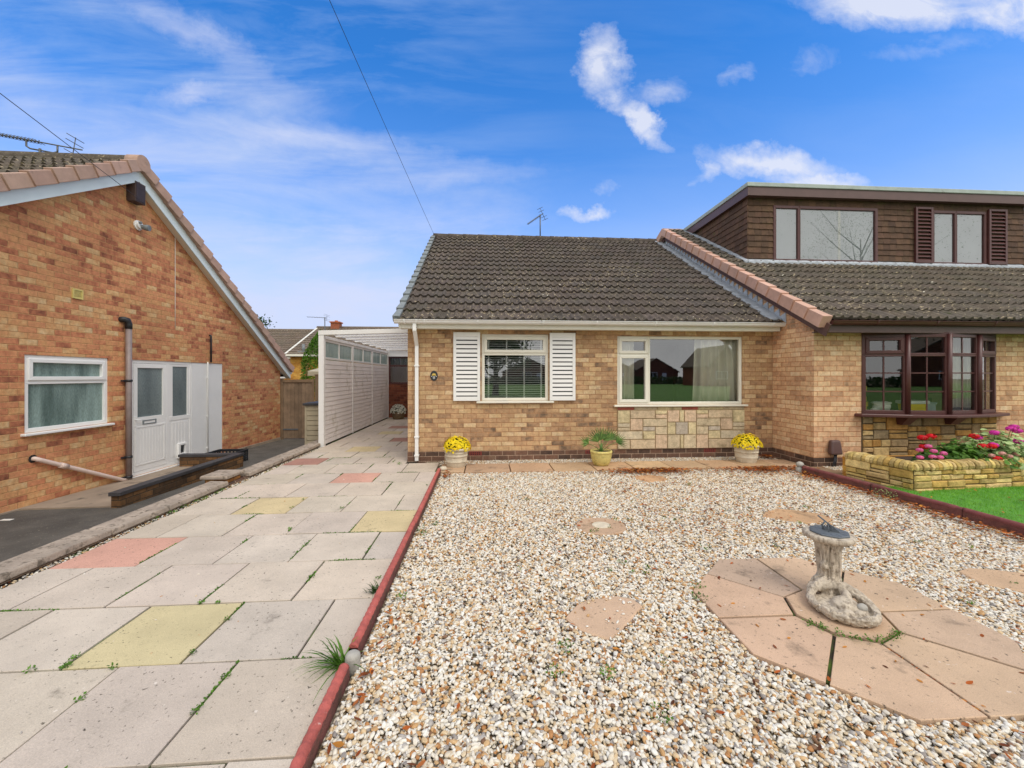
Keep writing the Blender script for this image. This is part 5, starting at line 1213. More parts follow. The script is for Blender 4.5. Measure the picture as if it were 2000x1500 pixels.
def tb(path,r,seg=14): return lambda mb: mb.tube(path,r,seg)
bc=Vector((2.235,2.375,.024)); parts=[ell((bc.x,bc.y,bc.z+.018),(.170,.185,.024),24)]
rim=[]; rr_im=[]
bk=math.atan2(sy-bc.y,sx-bc.x)
for k in range(49):
    t=2*math.pi*k/48; q=max(0,math.cos(t-bk)); rim.append((bc.x+.158*math.cos(t),bc.y+.168*math.sin(t),bc.z+.044+.050*q**1.5)); rr_im.append(.0225+.003*math.sin(7*k)+.016*q**2)
parts.append(tb(rim,rr_im,12))
fx,fy=math.cos(bk+math.pi),math.sin(bk+math.pi); lx,ly=-.74,.67
P2=lambda f,l,z:(sx+fx*f+lx*l,sy+fy*f+ly*l,z)
parts+=[tb([(sx,sy,.03),(sx,sy,.085),(sx,sy,.125),(sx+.002,sy,.165),(sx+.002,sy,.24),(sx,sy,.31),(sx,sy,.395)],[.105,.092,.070,.064,.068,.074,.086],24),
        tb([P2(.03,.02,.225),P2(.086,.048,.232)],[.034,.029],12),ell(P2(.090,.050,.233),(.029,.029,.027)),
        tb([P2(.03,.06,.135),P2(.075,.10,.11),P2(.125,.135,.075)],[.020,.024,.022],10),tb([P2(.055,.035,.14),P2(.085,.06,.10),P2(.11,.075,.065)],[.014,.016,.010],10),tb([P2(.06,.005,.14),P2(.09,.015,.10),P2(.112,.02,.065)],[.014,.016,.010],10),tb([P2(.06,-.03,.135),P2(.09,-.035,.10),P2(.11,-.04,.065)],[.014,.016,.010],10),
        tb([P2(.03,-.07,.125),P2(.07,-.11,.10),P2(.12,-.14,.075)],[.018,.022,.020],10),
        ell((bc.x+.012,bc.y-.002,bc.z+.050),(.078,.070,.042),18,.4),ell((bc.x+.062,bc.y+.040,bc.z+.082),(.026,.055,.030),14,-.5),ell((bc.x-.040,bc.y-.075,bc.z+.040),(.042,.028,.020),14,-.5),ell((bc.x+.035,bc.y-.085,bc.z+.040),(.046,.026,.020),14,.3)]
def bark(p):
    a=math.atan2(p.y-sy,p.x-sx)
    if p.z>.15 and (p.x-sx)**2+(p.y-sy)**2<.0115:
        q=mnoise.fractal(Vector((a*3.2,a*.2,p.z*5)),1,2,4); g_=abs(math.sin(a*9+2.2*mnoise.noise(Vector((a*2,0,p.z*8)))))
        return .009*q-.017*(1-g_)**2.5
    b=math.atan2(p.y-bc.y,p.x-bc.x); rr_=math.hypot((p.x-bc.x)/.158,(p.y-bc.y)/.168)
    if rr_>.80: return .006*mnoise.fractal(Vector((b*2.2,p.z*55,rr_*9)),1,2,4)+.004*mnoise.noise(p*60)-.009*(1-abs(math.sin(b*7+4*mnoise.noise(p*14))))**4
    return .0025*mnoise.noise(p*38)-.002*abs(math.sin(p.x*160+3*mnoise.noise(p*20)))**6
fuse('pedestal',parts,M['sundial'],sdl,.0055,fn=bark)
mb=MB(); mb.lathe([(.085,.382),(.120,.390),(.140,.403),(.145,.414),(.145,.427),(.138,.436),(.02,.438)],(sx,sy,0),40,lambda t,j:1+.012*math.sin(3*t)+.008*math.sin(9*t+j)); mb.build('cap',M['sundial'],sdl,bevel=.004)
mb=MB(); a=R(22.5+6); mb.slab([(sx+.004+.115*math.cos(a+k*R(45)),sy+.115*math.sin(a+k*R(45))) for k in range(8)],.4385,.448,.003)
for k in range(12): t=k*math.pi/6; mb.bar((sx+.06*math.cos(t),sy+.06*math.sin(t),.4485),(sx+.10*math.cos(t),sy+.10*math.sin(t),.4485),.004,.002)
mb.build('dial_plate',M['slate'],sdl)
mb=MB(); dx,dy=math.cos(2.2),math.sin(2.2); P3=lambda s,z,o=0:(sx+.01+dx*s*1.25-dy*o,sy+dy*s*1.25+dx*o,(z-.482)*1.25+.448)
for o in (-.004,):
    mb.hexa([P3(-.045,.482,-.004),P3(.03,.482,-.004),P3(.018,.50,-.004),P3(-.030,.495,-.004)],[P3(-.045,.482,.004),P3(.03,.482,.004),P3(.018,.50,.004),P3(-.030,.495,.004)])
mb.bar(P3(-.04,.486),P3(.055,.552),.007,.008); mb.tube([P3(.03,.482),P3(.034,.505),P3(.022,.528)],.006,6)
for k in range(3): pth=[P3(-.012+k*.014+.010*math.cos(t),.500+.010*math.sin(t)) for t in [2*math.pi*j/12 for j in range(13)]]; mb.tube(pth,.0028,5)
mb.tube([P3(.0,.482,.03),P3(.005,.505,.012),P3(.012,.52,0)],.0035,5); mb.tube([P3(.0,.482,-.03),P3(.005,.505,-.012),P3(.012,.52,0)],.0035,5)
mb.build('gnomon',M['slate'],sdl)
mb=MB(); mb.sm=True; ell((2.300,2.310,.088),(.030,.024,.024))(mb); tag(mb.build('egg_stone',M['grey_stone']),'smooth grey egg-shaped pebble resting in the sundial basin','pebble')

# ------------------------------------------------------------------ gravel: instanced pebbles over a pebbled bed
def inside(P, poly):
    x,y=P[:,0],P[:,1]; r=np.zeros(len(P),bool); n=len(poly); j=n-1
    for i in range(n):
        xi,yi=poly[i]; xj,yj=poly[j]
        c=((yi>y)!=(yj>y))&(x<(xj-xi)*(y-yi)/((yj-yi) or 1e-9)+xi); r^=c; j=i
    return r
def grow(poly,s):
    cx=sum(p[0] for p in poly)/len(poly); cy=sum(p[1] for p in poly)/len(poly)
    return [(cx+(p[0]-cx)*(1+s/max(.05,math.hypot(p[0]-cx,p[1]-cy))),cy+(p[1]-cy)*(1+s/max(.05,math.hypot(p[0]-cx,p[1]-cy)))) for p in poly]
OCT=[(OC[0]+.836*math.cos(R(112-45*k)),OC[1]+.836*math.sin(R(112-45*k))) for k in range(8)]
gm,nt,b=newmat('pebbles'); g=NG(nt)
oi=g.n('ShaderNodeObjectInfo')
c=g.ramp(oi.outputs['Random'],[(0,lin(220,214,202)),(.14,lin(207,194,172)),(.27,lin(224,220,211)),(.40,lin(202,176,138)),(.48,lin(215,206,190)),(.57,lin(188,148,100)),(.63,lin(220,211,195)),(.72,lin(172,165,157)),(.78,lin(206,186,154)),(.85,lin(172,122,74)),(.895,lin(142,134,128)),(.935,lin(194,160,116)),(.975,lin(124,92,68))],'CONSTANT')
tcn=g.n('ShaderNodeTexCoord'); n1=g.noise(tcn.outputs['Object'],2.2,4,.6)
c=g.mix(1,c,g.ramp(n1,[(.3,.80),(.7,1.12)]),'MULTIPLY'); g.l(c,b.inputs['Base Color']); b.inputs['Roughness'].default_value=.55; b.inputs['Specular IOR Level'].default_value=.35
bed,nt,b=newmat('gravel_bed'); g=NG(nt); v=g.n('ShaderNodeTexVoronoi'); v.inputs['Scale'].default_value=52; g.l(g.pos(),v.inputs['Vector'])
wn=g.n('ShaderNodeTexWhiteNoise',noise_dimensions='3D'); g.l(v.outputs['Color'],wn.inputs['Vector'])
c=g.ramp(wn.outputs['Value'],[(0,lin(150,136,112)),(.3,lin(196,180,150)),(.5,lin(120,98,70)),(.7,lin(206,196,176)),(1,lin(132,124,116))],'CONSTANT')
c=g.mix(g.ramp(v.outputs['Distance'],[(.35,0),(.6,.75)]),c,lin(70,58,44)); g.l(c,b.inputs['Base Color']); b.inputs['Roughness'].default_value=.9
h=g.math('SUBTRACT',1,v.outputs['Distance']); g.bump(h,1,.012,b)
mb=MB(); mb.slab([(-.665,-.7),(5.06,-.7),(5.0,3.9),(4.945,4.86),(4.89,5.90),(4.89,6.30),(-.665,6.30)],-.09,-.014); mb.slab([(-1.0,6.84),(5.34,6.84),(5.34,7.19),(-1.0,7.19)],-.09,-.012); mb.slab([(5.5,6.0),(6.3,6.0),(6.3,6.24),(5.5,6.24)],-.08,.018); mb.build('gravel_bed',bed,kind='structure')
rg=np.random.default_rng(5)
pts=[];scl=[]
def scatter(n,x0,x1,y0,y1,smin,smax,zl,zh,cond):
    P=np.stack([rg.uniform(x0,x1,n),rg.uniform(y0,y1,n)],1); P=P[cond(P)]
    s=smin+(smax-smin)*rg.random(len(P))**1.6; z=rg.uniform(zl,zh,len(P)); pts.append(np.column_stack([P,z])); scl.append(s)
def ok(P):
    m=(P[:,0]>-.645)&(P[:,0]<np.interp(P[:,1],[-.7,3.9,4.86,5.9,6.3],[5.04,4.985,4.93,4.875,4.87]))&(P[:,1]<6.25)
    for q in SS: 
        if q[0]!='w' and q!='c': m&=~inside(P,grow(SS[q],.004))
    return m&~inside(P,OCT)
scatter(84000,-.66,5.05,.2,3.2,.0055,.0125,-.010,.001,ok); scatter(66000,-.66,5.05,.2,3.2,.0055,.0138,.000,.008,ok)
scatter(92000,-.66,5.05,3.2,6.27,.0062,.0138,-.009,.005,ok)
scatter(9000,-.9,5.3,6.86,7.185,.006,.011,-.012,.004,lambda P:P[:,0]>-.75)
scatter(900,5.5,6.25,6.0,6.24,.006,.011,.012,.024,lambda P:P[:,0]>0)
scatter(2600,-3.46,-3.375,-.3,8.8,.005,.011,-.02,-.004,lambda P:P[:,0]<0)
heart=SS['heart']; scatter(60,.5,1.0,2.3,2.66,.006,.013,.014,.016,lambda P:inside(P,heart)&(rg.random(len(P))<.45))
scatter(90,-.62,-.2,.9,6.2,.006,.012,.006,.010,lambda P:P[:,1]>0)
scatter(46,-3.3,-.75,.8,6.3,.004,.008,.0,.003,lambda P:P[:,1]>0)
V=np.concatenate(pts);Sc=np.concatenate(scl); n=len(V)
me=bpy.data.meshes.new('gravel'); me.from_pydata(V.tolist(),[],[])
at=me.attributes.new('rot','FLOAT_VECTOR','POINT'); at.data.foreach_set('vector',np.column_stack([rg.normal(0,.28,n),rg.normal(0,.28,n),rg.uniform(0,6.283,n)]).astype(np.float32).ravel())
at=me.attributes.new('scl','FLOAT_VECTOR','POINT'); at.data.foreach_set('vector',np.column_stack([Sc*rg.uniform(.95,1.45,n),Sc*rg.uniform(.7,1.0,n),Sc*rg.uniform(.5,.8,n)]).astype(np.float32).ravel())
at=me.attributes.new('idx','INT','POINT'); at.data.foreach_set('value',rg.integers(0,4,n).astype(np.int32))
go=bpy.data.objects.new('gravel',me); C.objects.link(go); me.materials.append(gm)
tag(go,'pale cream and tan pebbles covering the front garden','gravel',None,'stuff')
ng=bpy.data.node_groups.new('pebble_scatter','GeometryNodeTree'); ng.interface.new_socket('Geometry',in_out='INPUT',socket_type='NodeSocketGeometry'); ng.interface.new_socket('Geometry',in_out='OUTPUT',socket_type='NodeSocketGeometry')
N=ng.nodes; Lk=ng.links.new; gi=N.new('NodeGroupInput'); gout=N.new('NodeGroupOutput')
g2i=N.new('GeometryNodeGeometryToInstance')
for k in range(4):
    ic=N.new('GeometryNodeMeshIcoSphere'); ic.inputs['Radius'].default_value=1; ic.inputs['Subdivisions'].default_value=2 if k<3 else 3
    nz=N.new('ShaderNodeTexNoise'); nz.noise_dimensions='4D'; nz.inputs['W'].default_value=k*7.3; nz.inputs['Scale'].default_value=.75; nz.inputs['Detail'].default_value=1
    sub=N.new('ShaderNodeVectorMath'); sub.operation='SUBTRACT'; sub.inputs[1].default_value=(.5,.5,.5); Lk(nz.outputs['Color'],sub.inputs[0])
    ml=N.new('ShaderNodeVectorMath'); ml.operation='SCALE'; ml.inputs['Scale'].default_value=1.15; Lk(sub.outputs[0],ml.inputs[0])
    spn=N.new('GeometryNodeSetPosition'); Lk(ic.outputs['Mesh'],spn.inputs['Geometry']); Lk(ml.outputs[0],spn.inputs['Offset'])
    ss=N.new('GeometryNodeSetShadeSmooth'); Lk(spn.outputs[0],ss.inputs[0]); sm2=N.new('GeometryNodeSetMaterial'); sm2.inputs['Material'].default_value=gm; Lk(ss.outputs[0],sm2.inputs[0]); Lk(sm2.outputs[0],g2i.inputs[0])
iop=N.new('GeometryNodeInstanceOnPoints'); iop.inputs['Pick Instance'].default_value=True
def nat(nm,dt):
    a=N.new('GeometryNodeInputNamedAttribute'); a.data_type=dt; a.inputs['Name'].default_value=nm; return a.outputs[0]
mp=N.new('GeometryNodeMeshToPoints'); Lk(gi.outputs[0],mp.inputs[0])
Lk(mp.outputs[0],iop.inputs['Points']); Lk(g2i.outputs[0],iop.inputs['Instance']); Lk(nat('idx','INT'),iop.inputs['Instance Index'])
e2r=N.new('FunctionNodeEulerToRotation'); Lk(nat('rot','FLOAT_VECTOR'),e2r.inputs[0]); Lk(e2r.outputs[0],iop.inputs['Rotation']); Lk(nat('scl','FLOAT_VECTOR'),iop.inputs['Scale']); Lk(iop.outputs[0],gout.inputs[0])
go.modifiers.new('pebbles','NODES').node_group=ng

# ------------------------------------------------------------------ dead leaves, small weeds, moss, turf blades
rr=random.Random(77); mb=MB(); LC=[lin(178,92,36),lin(150,74,30),lin(196,112,44),lin(124,66,34),lin(206,138,58),lin(164,96,50),lin(104,62,38)]
def dead_leaf(x,y,z,L):
    a=rr.uniform(0,6.283); d=Vector((math.cos(a),math.sin(a),rr.uniform(-.25,.25))).normalized(); s=Vector((-d.y,d.x,rr.uniform(-.35,.35))).normalized(); u=d.cross(s); o=Vector((x,y,z+.006))
    w=L*rr.uniform(.28,.5); cu=rr.uniform(.05,.35)*L; k=rr.uniform(.75,1.2); c=rr.choice(LC); mb.col=tuple(q*k for q in c)
    up=u if u.z>0 else -u; rows_=[]
    for t,ww in ((-.5,.05),(-.2,.8),(.12,1.0),(.38,.5),(.5,.03)):
        e=rr.uniform(-.1,.1)*w; rows_.append([mb.vert(o+d*L*t+s*w*ww*q+up*(cu*(q*q)*ww+ .25*cu*t*4*t)+d*(e if q else 0)) for q in (-.5,0,.5)])
    for i in range(4):
        for j in range(2): mb.face((rows_[i][j],rows_[i][j+1],rows_[i+1][j+1],rows_[i+1][j]))
def strip(n,f,lo=.025,hi=.055):
    for _ in range(n):
        x,y,z=f(); dead_leaf(x,y,z,rr.uniform(lo,hi))
U=rr.uniform; G_=rr.gauss
strip(1150,lambda:(G_(2.62,.36),6.235-abs(G_(0,.14)),U(.014,.045)),.028,.06)
strip(950,lambda:(G_(4.45,.32),6.235-abs(G_(0,.16)),U(.014,.045)),.028,.06)
strip(170,lambda:(U(-.55,3.9),6.2-abs(G_(0,.12)),U(.012,.03)),.02,.04)
strip(260,lambda:(5.2-abs(G_(0,.10)),7.08-abs(G_(0,.09)),U(.014,.06)),.025,.05)
strip(60,lambda:(-.60+abs(G_(0,.06)),6.05+G_(0,.12),U(.014,.045)),.028,.06)
strip(760,lambda:((lambda y:(4.86+.03*(5.9-y)-abs(G_(0,.11)),y,U(.014,.045)))(U(3.2,5.85))),.025,.06)
strip(700,lambda:(U(1.6,4.85),U(3.6,6.1),.016),.025,.055)
strip(560,lambda:(U(-.55,4.9),U(1.2,6.1)**1.0,.013),.02,.045)
strip(34,lambda:(lambda r_:(OC[0]+r_*math.cos(R(-90.5))+G_(0,.006),OC[1]+r_*math.sin(R(-90.5)),.004))(U(.29,.76)),.015,.03)
strip(26,lambda:(-.62+abs(G_(0,.05)),U(1.4,2.6),.016),.03,.055)
strip(40,lambda:(U(5.3,8.5),U(3.6,4.7),.05),.03,.06)
strip(24,lambda:(-3.42+G_(0,.02),U(2.2,8),-.01),.02,.035)
mb.build('leaf_litter',M['litter']); tag(bpy.data.objects['leaf_litter'],'crisp brown fallen leaves scattered and heaped over the gravel','fallen leaves',None,'stuff')
mb=MB(); rr=random.Random(78)
def sprig(x,y,z,n,r,h):
    for _ in range(n):
        a=rr.uniform(0,6.283); q=r*rr.random()**.6; p=Vector((x+q*math.cos(a),y+q*math.sin(a),z+h*rr.random())); L=rr.uniform(.008,.018); d=Vector((rr.gauss(0,1),rr.gauss(0,1),rr.uniform(.1,.8))).normalized(); s=d.cross(Vector((rr.gauss(0,1),rr.gauss(0,1),1))).normalized(); k=rr.uniform(.7,1.3); mb.col=(k,k,k*.9)
        mb.face([mb.vert(p),mb.vert(p+d*L*.5+s*L*.35),mb.vert(p+d*L),mb.vert(p+d*L*.5-s*L*.35)])
wk=random.Random(3)
for _ in range(54):
    x,y=wk.uniform(-.4,4.6),wk.uniform(1.5,5.9)
    if math.hypot(x-OC[0],y-OC[1])>.9 and math.hypot(x-.76,y-2.48)>.3: sprig(x,y,.008,wk.randint(8,22),wk.uniform(.015,.04),.02)
for (x,y) in ((.45,2.18),(.62,1.98),(.78,1.72),(.35,2.0),(1.05,3.8),(1.9,3.35),(-.5,4.1),(-.56,2.75),(1.5,2.75),(1.44,2.6)): sprig(x,y,.008,40,.05,.035)
for t in (200,214,228,244,258,272,290,306): sprig(OC[0]+.277*math.cos(R(t)),OC[1]+.277*math.sin(R(t)),.02,34,.03,.022)
for (x,y,n_) in ((-2.15,2.24,40),(-2.17,2.3,30),(-1.57,2.3,26),(-2.3,2.22,24),(-1.9,2.215,16),(-1.86,2.0,20),(-1.28,1.9,24),(-1.28,2.1,24),(-1.86,2.8,26),(-1.75,2.79,20),(-1.57,2.6,18),(-1.28,3.1,18),(-1.58,3.7,16),(-1.89,4.1,20),(-1.87,4.05,22),(-2.17,4.75,16),(-2.18,5.05,14),(-1.6,4.7,24),(-.78,3.05,18),(-.77,5.6,12)): sprig(x,y,.0,n_,.022,.016)
for k in range(4,15):                      # thin moss lines in some of the drive joints
    off=-1.287 if k%2==0 else -1.579
    for q in range(-4,2):
        x=off+.5835*q
        if -3.3<x<-.8 and wk.random()<.55:
            ya=wk.uniform(rows[k],rows[k+1]-.1); yb=min(rows[k+1],ya+wk.uniform(.08,.4)); t=ya
            while t<yb: sprig(x,t,-.008,5,.006,.008); t+=.012
    for _ in range(2):
        xa=wk.uniform(-3.3,-1.0); xb=xa+wk.uniform(.1,.5); t=xa
        while t<min(xb,-.78): sprig(t,rows[k],-.008,5,.006,.008); t+=.012
for k in range(14): sprig(-3.42+wk.uniform(-.02,.02),5.0+wk.uniform(-.6,.6),-.01,20,.03,.03)
mb.build('small_weeds',M['leaf']); tag(bpy.data.objects['small_weeds'],'tiny green weeds and moss sprouting between the pebbles and slabs','weeds',None,'stuff')
def tuft(name,label,loc,n,L,lean,seed,wid=.006,mat='leaf'):
    t=MB(); r_=random.Random(seed)
    for _ in range(n):
        a=r_.gauss(lean[0],lean[1]); l=L*r_.uniform(.45,1.1); o=Vector(loc)+Vector((r_.gauss(0,.018),r_.gauss(0,.018),0)); el=r_.uniform(.35,1.35); s=Vector((-math.sin(a),math.cos(a),0)); k=r_.uniform(.6,1.3); t.col=(k,k,k*.85); prev=None
        for j in range(5):
            f=j/4; e=el-1.0*f*(1.1-el*.4); p=o+Vector((math.cos(a)*math.cos(el)*l*f,math.sin(a)*math.cos(el)*l*f,l*f*math.sin(el)-.45*l*f*f)); p.z=max(p.z,loc[2]+.004); w=wid*(1-f)**.7*.5
            cur=(t.vert(p-s*w),t.vert(p+s*w))
            if prev: t.face((prev[0],prev[1],cur[1],cur[0]))
            prev=cur
    return tag(t.build(name,M[mat]),label,'weed')
tuft('grass_tuft','long-bladed green grass tuft arching over the slab beside the grey edging cap',(-.735,2.15,.0),55,.28,(3.25,.85),1,.009)
tuft('weed','straggly olive weed against the red edging, halfway along the drive',(-.74,2.86,.0),40,.14,(3.2,.9),2,.007,'leaf_dark')
mb=MB(); rr=random.Random(5); sprig(-.58,3.86,.01,60,.05,.07); tag(mb.build('weed',M['leaf']),'small bright green weed on the gravel side of the red edging','weed')
mb=MB(); sprig(4.82,4.55,.02,140,.12,.10); tag(mb.build('weed',M['varieg']),'grey green weed clump against the dark red edging below the planter','weed')
mb=MB(); sprig(-1.42,6.95,.0,60,.05,.04); tag(mb.build('weed',M['leaf']),'small weed at the foot of the bungalow corner by the downpipe','weed')
mb=MB(); rr=random.Random(6)
for _ in range(42000):
    x,y=rr.uniform(5.12,9.3),4.98-2.9*rr.random()**1.5
    a=rr.uniform(0,6.283); h=rr.uniform(.018,.034); s=Vector((math.cos(a),math.sin(a),0))*.0022; b_=Vector((rr.gauss(0,.010),rr.gauss(0,.010),h)); o=Vector((x,y,.028)); k=rr.uniform(.75,1.2); mb.col=(k,k,k*.9); mb.face([mb.vert(o-s),mb.vert(o+s),mb.vert(o+b_)])
mb.build('grass',M['lawn_blade']); tag(bpy.data.objects['grass'],'bright green artificial turf in front of the stone planter','turf',None,'stuff')

# ------------------------------------------------------------------ things on the bow window ledge
mb=MB(); mb.hexa([(6.99,6.17,.905),(7.28,6.17,.905),(7.28,6.37,.905),(6.99,6.37,.905)],[(6.98,6.16,1.035),(7.29,6.16,1.035),(7.29,6.38,1.035),(6.98,6.38,1.035)])
tub=mb.build('storage_tub',M['yellow_box'],bevel=.01); tag(tub,'yellow plastic tub with white lid inside the bow window','tub'); mb=MB(); mb.box(6.96,7.31,6.145,6.395,1.036,1.09); mb.build('lid',M['white'],tub,bevel=.01)
mb=MB(); mb.sm=True; ell((6.62,6.30,.985),(.14,.09,.085),18)(mb); ell((6.60,6.30,1.05),(.17,.10,.025),18)(mb); ell((6.48,6.28,.94),(.07,.05,.04),14)(mb); o=mb.build('cloth_bundle',M['cloth']); o.modifiers.new('r','REMESH').voxel_size=.012; o.modifiers['r'].use_smooth_shade=True
tx=bpy.data.textures.new('folds','CLOUDS'); tx.noise_scale=.06; dm_=o.modifiers.new('d','DISPLACE'); dm_.texture=tx; dm_.strength=.05; tag(o,'crumpled off-white cloth bundle inside the left of the bow window','cloth')
mb=MB(); mb.box(7.66,7.82,6.25,6.42,.905,1.12); mb.box(7.62,7.88,6.22,6.44,1.121,1.19); tag(mb.build('cardboard_box',plain('card',lin(196,180,150),.9,.1,8),bevel=.006),'stacked pale boxes inside the right of the bow window','box')
mb=MB()
for k,(dx,z) in enumerate(((0,.905),(.02,.99),(-.01,1.075),(.0,1.25))): mb.box(6.27+dx,6.36+dx,6.30,6.40,z,z+.08)
mb.box(6.28,6.30,6.36,6.38,1.15,1.25)
tag(mb.build('toy_blocks',plain('olive_yellow',lin(188,164,70),.7,.1,9),bevel=.006),'small stack of mustard yellow blocks at the left end of the bow window','blocks')
mb=MB(); mb.box(7.33,7.50,6.22,6.40,.905,1.03); mb.box(7.325,7.515,6.21,6.41,1.031,1.06); tag(mb.build('storage_box',plain('clear_grey',lin(170,182,190),.4,.05),bevel=.006),'pale grey lidded box beside the yellow tub in the bow window','box')
curtain(8.05,8.5,.95,2.2,6.50,'pale net curtain at the right end of the bow window',n=5)
mb=MB(); mb.box(-5.86,-5.74,5.32,5.37,za(5.3)-.0,za(5.3)+.006); tag(mb.build('paper_scrap',M['cloth'],bevel=.002),'white paper scrap lying on the tarmac by the left house','paper')

# ------------------------------------------------------------------ across the road: what the windows mirror
def simple_house(label,x,y,w,d,h,rh,mat,seed,facing=1):
    t=thing('opposite_house',label,'house',(x,y,0)); mb=MB(); mb.box(x-w/2,x+w/2,y-d/2,y+d/2,-.3,h)
    mb.hexa([(x-w/2,y+d/2,h),(x+w/2,y+d/2,h),(x,y+d/2,h+rh)],[(x-w/2,y-d/2,h),(x+w/2,y-d/2,h),(x,y-d/2,h+rh)]); mb.build('wall',mat,t)
    m2=MB()
    for s in (-1,1):
        m2.hexa([(x+s*(w/2+.3),y+d/2+.2,h-.2),(x,y+d/2+.2,h+rh+.05),(x,y-d/2-.2,h+rh+.05),(x+s*(w/2+.3),y-d/2-.2,h-.2)],[(x+s*(w/2+.3),y+d/2+.2,h-.05),(x,y+d/2+.2,h+rh+.2),(x,y-d/2-.2,h+rh+.2),(x+s*(w/2+.3),y-d/2-.2,h-.05)])
    m2.build('roof',M['roof_far'],t); T=lambda u,v,w_:(u,y+d/2+w_,v)
    window(t,T,(x-1.6,x+.2,1.0,2.2),[(x-1.6,x-.7,1,2.2,0),(x-.7,x+.2,1,2.2,0)],M['white'],M['frost2'],w=.03,fw=.1)
    m2=MB(T); m2.box(x+1.2,x+2.1,0,2.05,0,.05); m2.build('door',M['white'],t); return t
for i,(x,y,w,d,h,rh,lab) in enumerate(((35.2,-46,5.0,8,3.0,2.8,'gabled brick house across the lawn, nearest of the row'),(24,-64,9,9,2.4,2.2,'low brick bungalow across the lawn with a grey roof, far left of the gabled house'),(35,-70,9,9,2.4,2.5,'low brick bungalow behind the gabled house across the lawn'),(9,-68,10,9,2.4,2.2,'low brick bungalow across the lawn facing the shuttered window'),(-6,-66,10,9,2.4,2.2,'low brick bungalow at the far edge of the lawn'),(52,-58,10,9,4.6,2.6,'two storey brick house beyond the right of the lawn'))):
    simple_house(lab,x,y,w,d,h,rh,M['brick_brown'],i)
broad_tree(15.5,-9.5,0,8.5,3.4,'large spreading tree across the road from the bow window',5200,9,.22,'leaf_dark')
broad_tree(30,-13,0,15.5,6.0,'tall thin-leaved tree across the road, mirrored in the dormer windows',5200,12,.10,'leaf',.3,tk=.24)
broad_tree(.9,-17,0,7.6,3.2,'full dark tree across the road facing the shuttered window',6500,10,.30,'leaf_dark',.12)
mb=MB(); rr=random.Random(9)
def fnh(r_): return (r_.uniform(-60,70),-57+r_.gauss(0,.5),r_.uniform(-.1,1.3)),(0,1,.3)
leaf_cloud(mb,fnh,9000,.5,rr,W3); hd=mb.build('hedge',M['leaf_dark']); tag(hd,'long clipped hedge at the far side of the lawn across the road','hedge')

# ------------------------------------------------------------------ sky, sun, camera
SUN_EL,SUN_AZ=R(53),R(146)                 # azimuth clockwise from +Y (the view direction): behind the viewer
w=bpy.data.worlds.new('World'); bpy.context.scene.world=w; w.use_nodes=True; nt=w.node_tree; g=NG(nt); bg=nt.nodes['Background']
sky=g.n('ShaderNodeTexSky'); sky.sky_type='NISHITA'; sky.sun_disc=False; sky.sun_elevation=SUN_EL; sky.sun_rotation=SUN_AZ; sky.altitude=200; sky.air_density=1.0; sky.dust_density=.6; sky.ozone_density=3.0
tc=g.n('ShaderNodeTexCoord'); D=tc.outputs['Generated']; sp_=g.n('ShaderNodeSeparateXYZ'); g.l(D,sp_.inputs[0])
ys=g.math('MAXIMUM',sp_.outputs[1],.03); s_=g.math('DIVIDE',sp_.outputs[0],ys); t_=g.math('DIVIDE',sp_.outputs[2],ys)
cb=g.n('ShaderNodeCombineXYZ'); g.l(s_,cb.inputs[0]); g.l(t_,cb.inputs[1]); ST=cb.outputs[0]
gam=g.n('ShaderNodeHueSaturation'); gam.inputs['Saturation'].default_value=1.1; gam.inputs['Value'].default_value=1.0; g.l(sky.outputs[0],gam.inputs['Color'])
blue=g.mix(1,gam.outputs[0],(.50,1.45,2.2),'MULTIPLY')
K=10/1.19                                     # cloud colours are in display units, the background runs at 1/K
mpn=g.n('ShaderNodeMapping'); mpn.inputs['Scale'].default_value=(3.2,5.5,1); mpn.inputs['Rotation'].default_value=(0,0,R(18)); g.l(ST,mpn.inputs[0])
fine=g.noise(mpn.outputs[0],2.0,8,.62,.5); wisp_m=g.n('ShaderNodeMapping'); wisp_m.inputs['Scale'].default_value=(.9,4.2,1); wisp_m.inputs['Rotation'].default_value=(0,0,R(14)); g.l(ST,wisp_m.inputs[0])
wisp=g.noise(wisp_m.outputs[0],1.6,9,.62,.55)
wn_=g.n('ShaderNodeTexNoise'); wn_.inputs['Scale'].default_value=9.0; wn_.inputs['Detail'].default_value=7; wn_.inputs['Roughness'].default_value=.66; g.l(ST,wn_.inputs['Vector'])
wv=g.n('ShaderNodeVectorMath',operation='SUBTRACT'); g.l(wn_.outputs['Color'],wv.inputs[0]); wv.inputs[1].default_value=(.5,.5,.5)
wm=g.n('ShaderNodeVectorMath',operation='MULTIPLY_ADD'); g.l(wv.outputs[0],wm.inputs[0]); wm.inputs[1].default_value=(.20,.11,0); g.l(ST,wm.inputs[2]); STW=wm.outputs[0]
def blob(s,t,a,b,rot,amp,warp=True):
    m=g.n('ShaderNodeMapping',vector_type='TEXTURE'); m.inputs['Location'].default_value=(s,t,0); m.inputs['Rotation'].default_value=(0,0,R(rot)); m.inputs['Scale'].default_value=(a,b,1); g.l(STW if warp else ST,m.inputs[0])
    q=g.n('ShaderNodeTexGradient',gradient_type='SPHERICAL'); g.l(m.outputs[0],q.inputs[0]); return g.math('MULTIPLY',q.outputs['Fac'],amp)
tot=None
